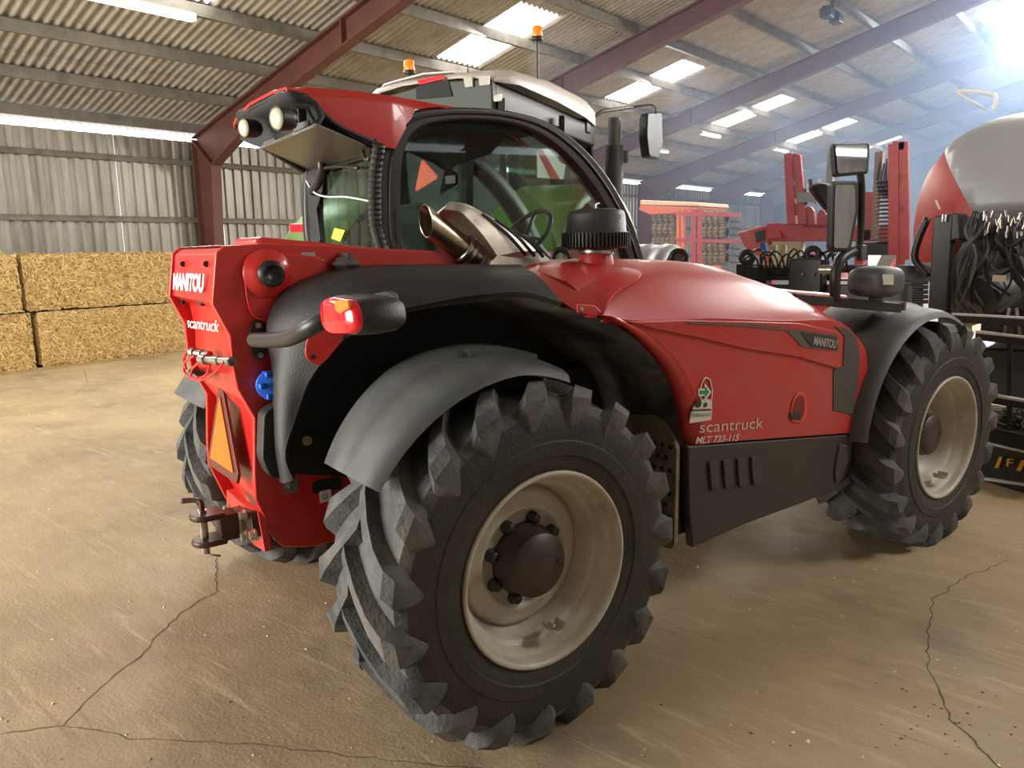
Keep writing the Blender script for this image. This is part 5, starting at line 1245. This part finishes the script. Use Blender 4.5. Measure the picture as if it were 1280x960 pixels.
for k in range(16):
    x0 = random.uniform(1225, 1290); y0 = random.uniform(262, 300); L1 = random.uniform(40, 110)
    pts = [Hh(x0, y0, YH-.45), Hh(x0+random.uniform(-15, 15), y0+L1*.35, YH-.55), Hh(x0+random.uniform(-22, 22), y0+L1*.7, YH-.5), Hh(x0+random.uniform(-25, 25), y0+L1, YH-.4)]
    M().tube(dense(pts, 5), random.choice([.009, .012, .016]), n=7).build('hydraulic_hose', BLKM if k % 4 else mat('hose_grey', (.10, .10, .10), .35), hp_)
for k in range(26):
    q = Hh(random.uniform(1225, 1280), random.uniform(262, 300), YH-.55); M().cyl(q, q+Vector((random.uniform(-.02, .02), 0, .05)), .012, n=8).build('hose_coupling', STEEL, hp_)
M().cyl(Hh(1222, 372, YH-.35), Hh(1262, 360, YH-.1), .17, n=24).build('fan_housing', mat('fan_grey', (.045, .045, .04), .5), hp_)
M().cyl(Hh(1212, 393, YH-.35), Hh(1218, 385, YH-.2), .10, .07, n=18).build('tan_bucket', mat('tan_bucket', (.36, .22, .12), .7), hp_)
M().box(Hh(1249, 348, YH-.55), (.09, .01, .05)).build('white_plate', CREAM, hp_)
M().cyl(Hh(1147, 333, YH-.2), Hh(1168, 333, YH-.2), .035, n=12).build('grease_tube', mat('grease_tube', (.45, .42, .36), .5), hp_)
M().prism([Hh(1146, 318, YH-.1), Hh(1150, 322, YH-.1), Hh(1146, 335, YH-.1), Hh(1142, 330, YH-.1)], (0, .01, 0)).build('red_reflector', LENSR, hp_)
for k in range(2):
    M().bar(Hh(1262+k*9, 385, YH-.7), Hh(1255+k*20, 418, YH-.7), .02, .02).build('linkage_bar', STEEL, hp_)

# ladder-like black rail frame standing in front of the drill
P0, P1 = W(1215, 596, Z=0), W(1280, 615, Z=0); dR = (P1-P0).normalized(); P0 = P0 - dR*.10
nR = Vector((-dR.y, dR.x, 0)); kR = nR.dot(P0)
rf = thing('rail_frame', 'low black platform frame with bright rail edges beside the front tyre', 'rail frame', P0)
def F_(px, py, off=0): return W(px, py, n=nR, k=kR+off)-P0
BAR = mat('rail_edge', (.72, .72, .70), .3)
def rail(ya, yb, xa=1190, xb=1300, w=.045, dark=.05):
    s = (yb-ya)/(1280-xa); yb2 = ya+s*(xb-xa)
    M().bar(F_(xa, ya), F_(xb, yb2), w, .022).build('bright_rail', BAR, rf, bevel=.004)
    M().bar(F_(xa, ya+5), F_(xb, yb2+5), w, dark).build('dark_rail', BLKM, rf)
rail(393, 398, 1192); rail(415, 422, 1222); rail(493, 501, 1235); rail(554, 564, 1238); rail(598, 606, 1225)
M().prism([F_(1225, 562, .02), F_(1300, 572, .02), F_(1300, 606, .02), F_(1220, 597, .02)], (nR.x*.02, nR.y*.02, 0)).build('black_panel', BLKM, rf)
yp = M()
for pts in (((1243, 585), (1249, 571), (1253, 571), (1248, 585)), ((1270, 588), (1277, 575), (1282, 576), (1276, 589))):
    M().prism([F_(x, y, -.002) for x, y in pts], (nR.x*.003, nR.y*.003, 0)).build('yellow_stripe', YEL, rf)
A_, B2_, C2_ = F_(1258, 583, -.003), F_(1266, 584, -.003), F_(1259, 573, -.003)
text('lettering', 'F', YEL, rf, A_, B2_-A_, C2_-A_, (C2_-A_).length, width=(B2_-A_).length, bold=.01)
for x in (1262, 1300): M().bar(F_(x, 396, .03), F_(x, 608, .03), .03, .03, up=(1, 0, 0)).build('rail_post', BLKM, rf)
M().prism([F_(1222, 608, .0), F_(1300, 622, 0), F_(1300, 626, 0), F_(1222, 612, 0)], (nR.x*.4, nR.y*.4, 0)).build('foot_bar', BLKM, rf)
# rolled netting
nt_ = thing('netting_roll', 'dark tangled netting lying across the black rail frame', 'netting', P0+nR*.30)
mt_ = M()
for k in range(130):
    c = W(random.uniform(1238, 1300), random.uniform(512, 552), n=nR, k=kR+.12+random.uniform(-.06, .12))-(P0+nR*.30); a = random.uniform(0, 6.3); r_ = random.uniform(.02, .06)
    pts = [c+Vector((r_*math.cos(a+t*.9)*1.3, r_*math.sin(a*2+t), r_*.7*math.sin(a+t*.9))) for t in range(6)]
    mt_.tube(dense(pts, 2), .005, n=5)
o = mt_.build('netting', mat('netting_dark', (.05, .055, .03), .7, col2=(.25, .21, .12), scale=8.), nt_); o['kind'] = 'stuff'
M().box(F_(1275, 545, .12)-nR*.30, (.9, .3, .10), Matrix.Rotation(math.atan2(dR.y, dR.x), 3, 'Z')).build('netting_core', mat('netting_core', (.02, .022, .016), .9), nt_)

# ================================================================== DUST HAZE, far half of the hall, tinted blue to imitate lens flare
hz = bpy.data.materials.new('flare_dust_haze'); hz.use_nodes = True; hn = hz.node_tree
for n in list(hn.nodes):
    if n.type != 'OUTPUT_MATERIAL': hn.nodes.remove(n)
vs_ = hn.nodes.new('ShaderNodeVolumeScatter'); vs_.inputs['Color'].default_value = (.50, .68, 1.0, 1); vs_.inputs['Density'].default_value = .022; vs_.inputs['Anisotropy'].default_value = .35
hn.links.new(vs_.outputs[0], [n for n in hn.nodes if n.type == 'OUTPUT_MATERIAL'][0].inputs['Volume'])
hb2 = M().box((3.0, 20.2, 3.55), (18.0, 24.0, 6.9)).build('flare_dust_haze', hz); tag(hb2, 'pale dust haze tinted blue to imitate lens flare, in the far half of the hall', 'haze', kind='stuff')
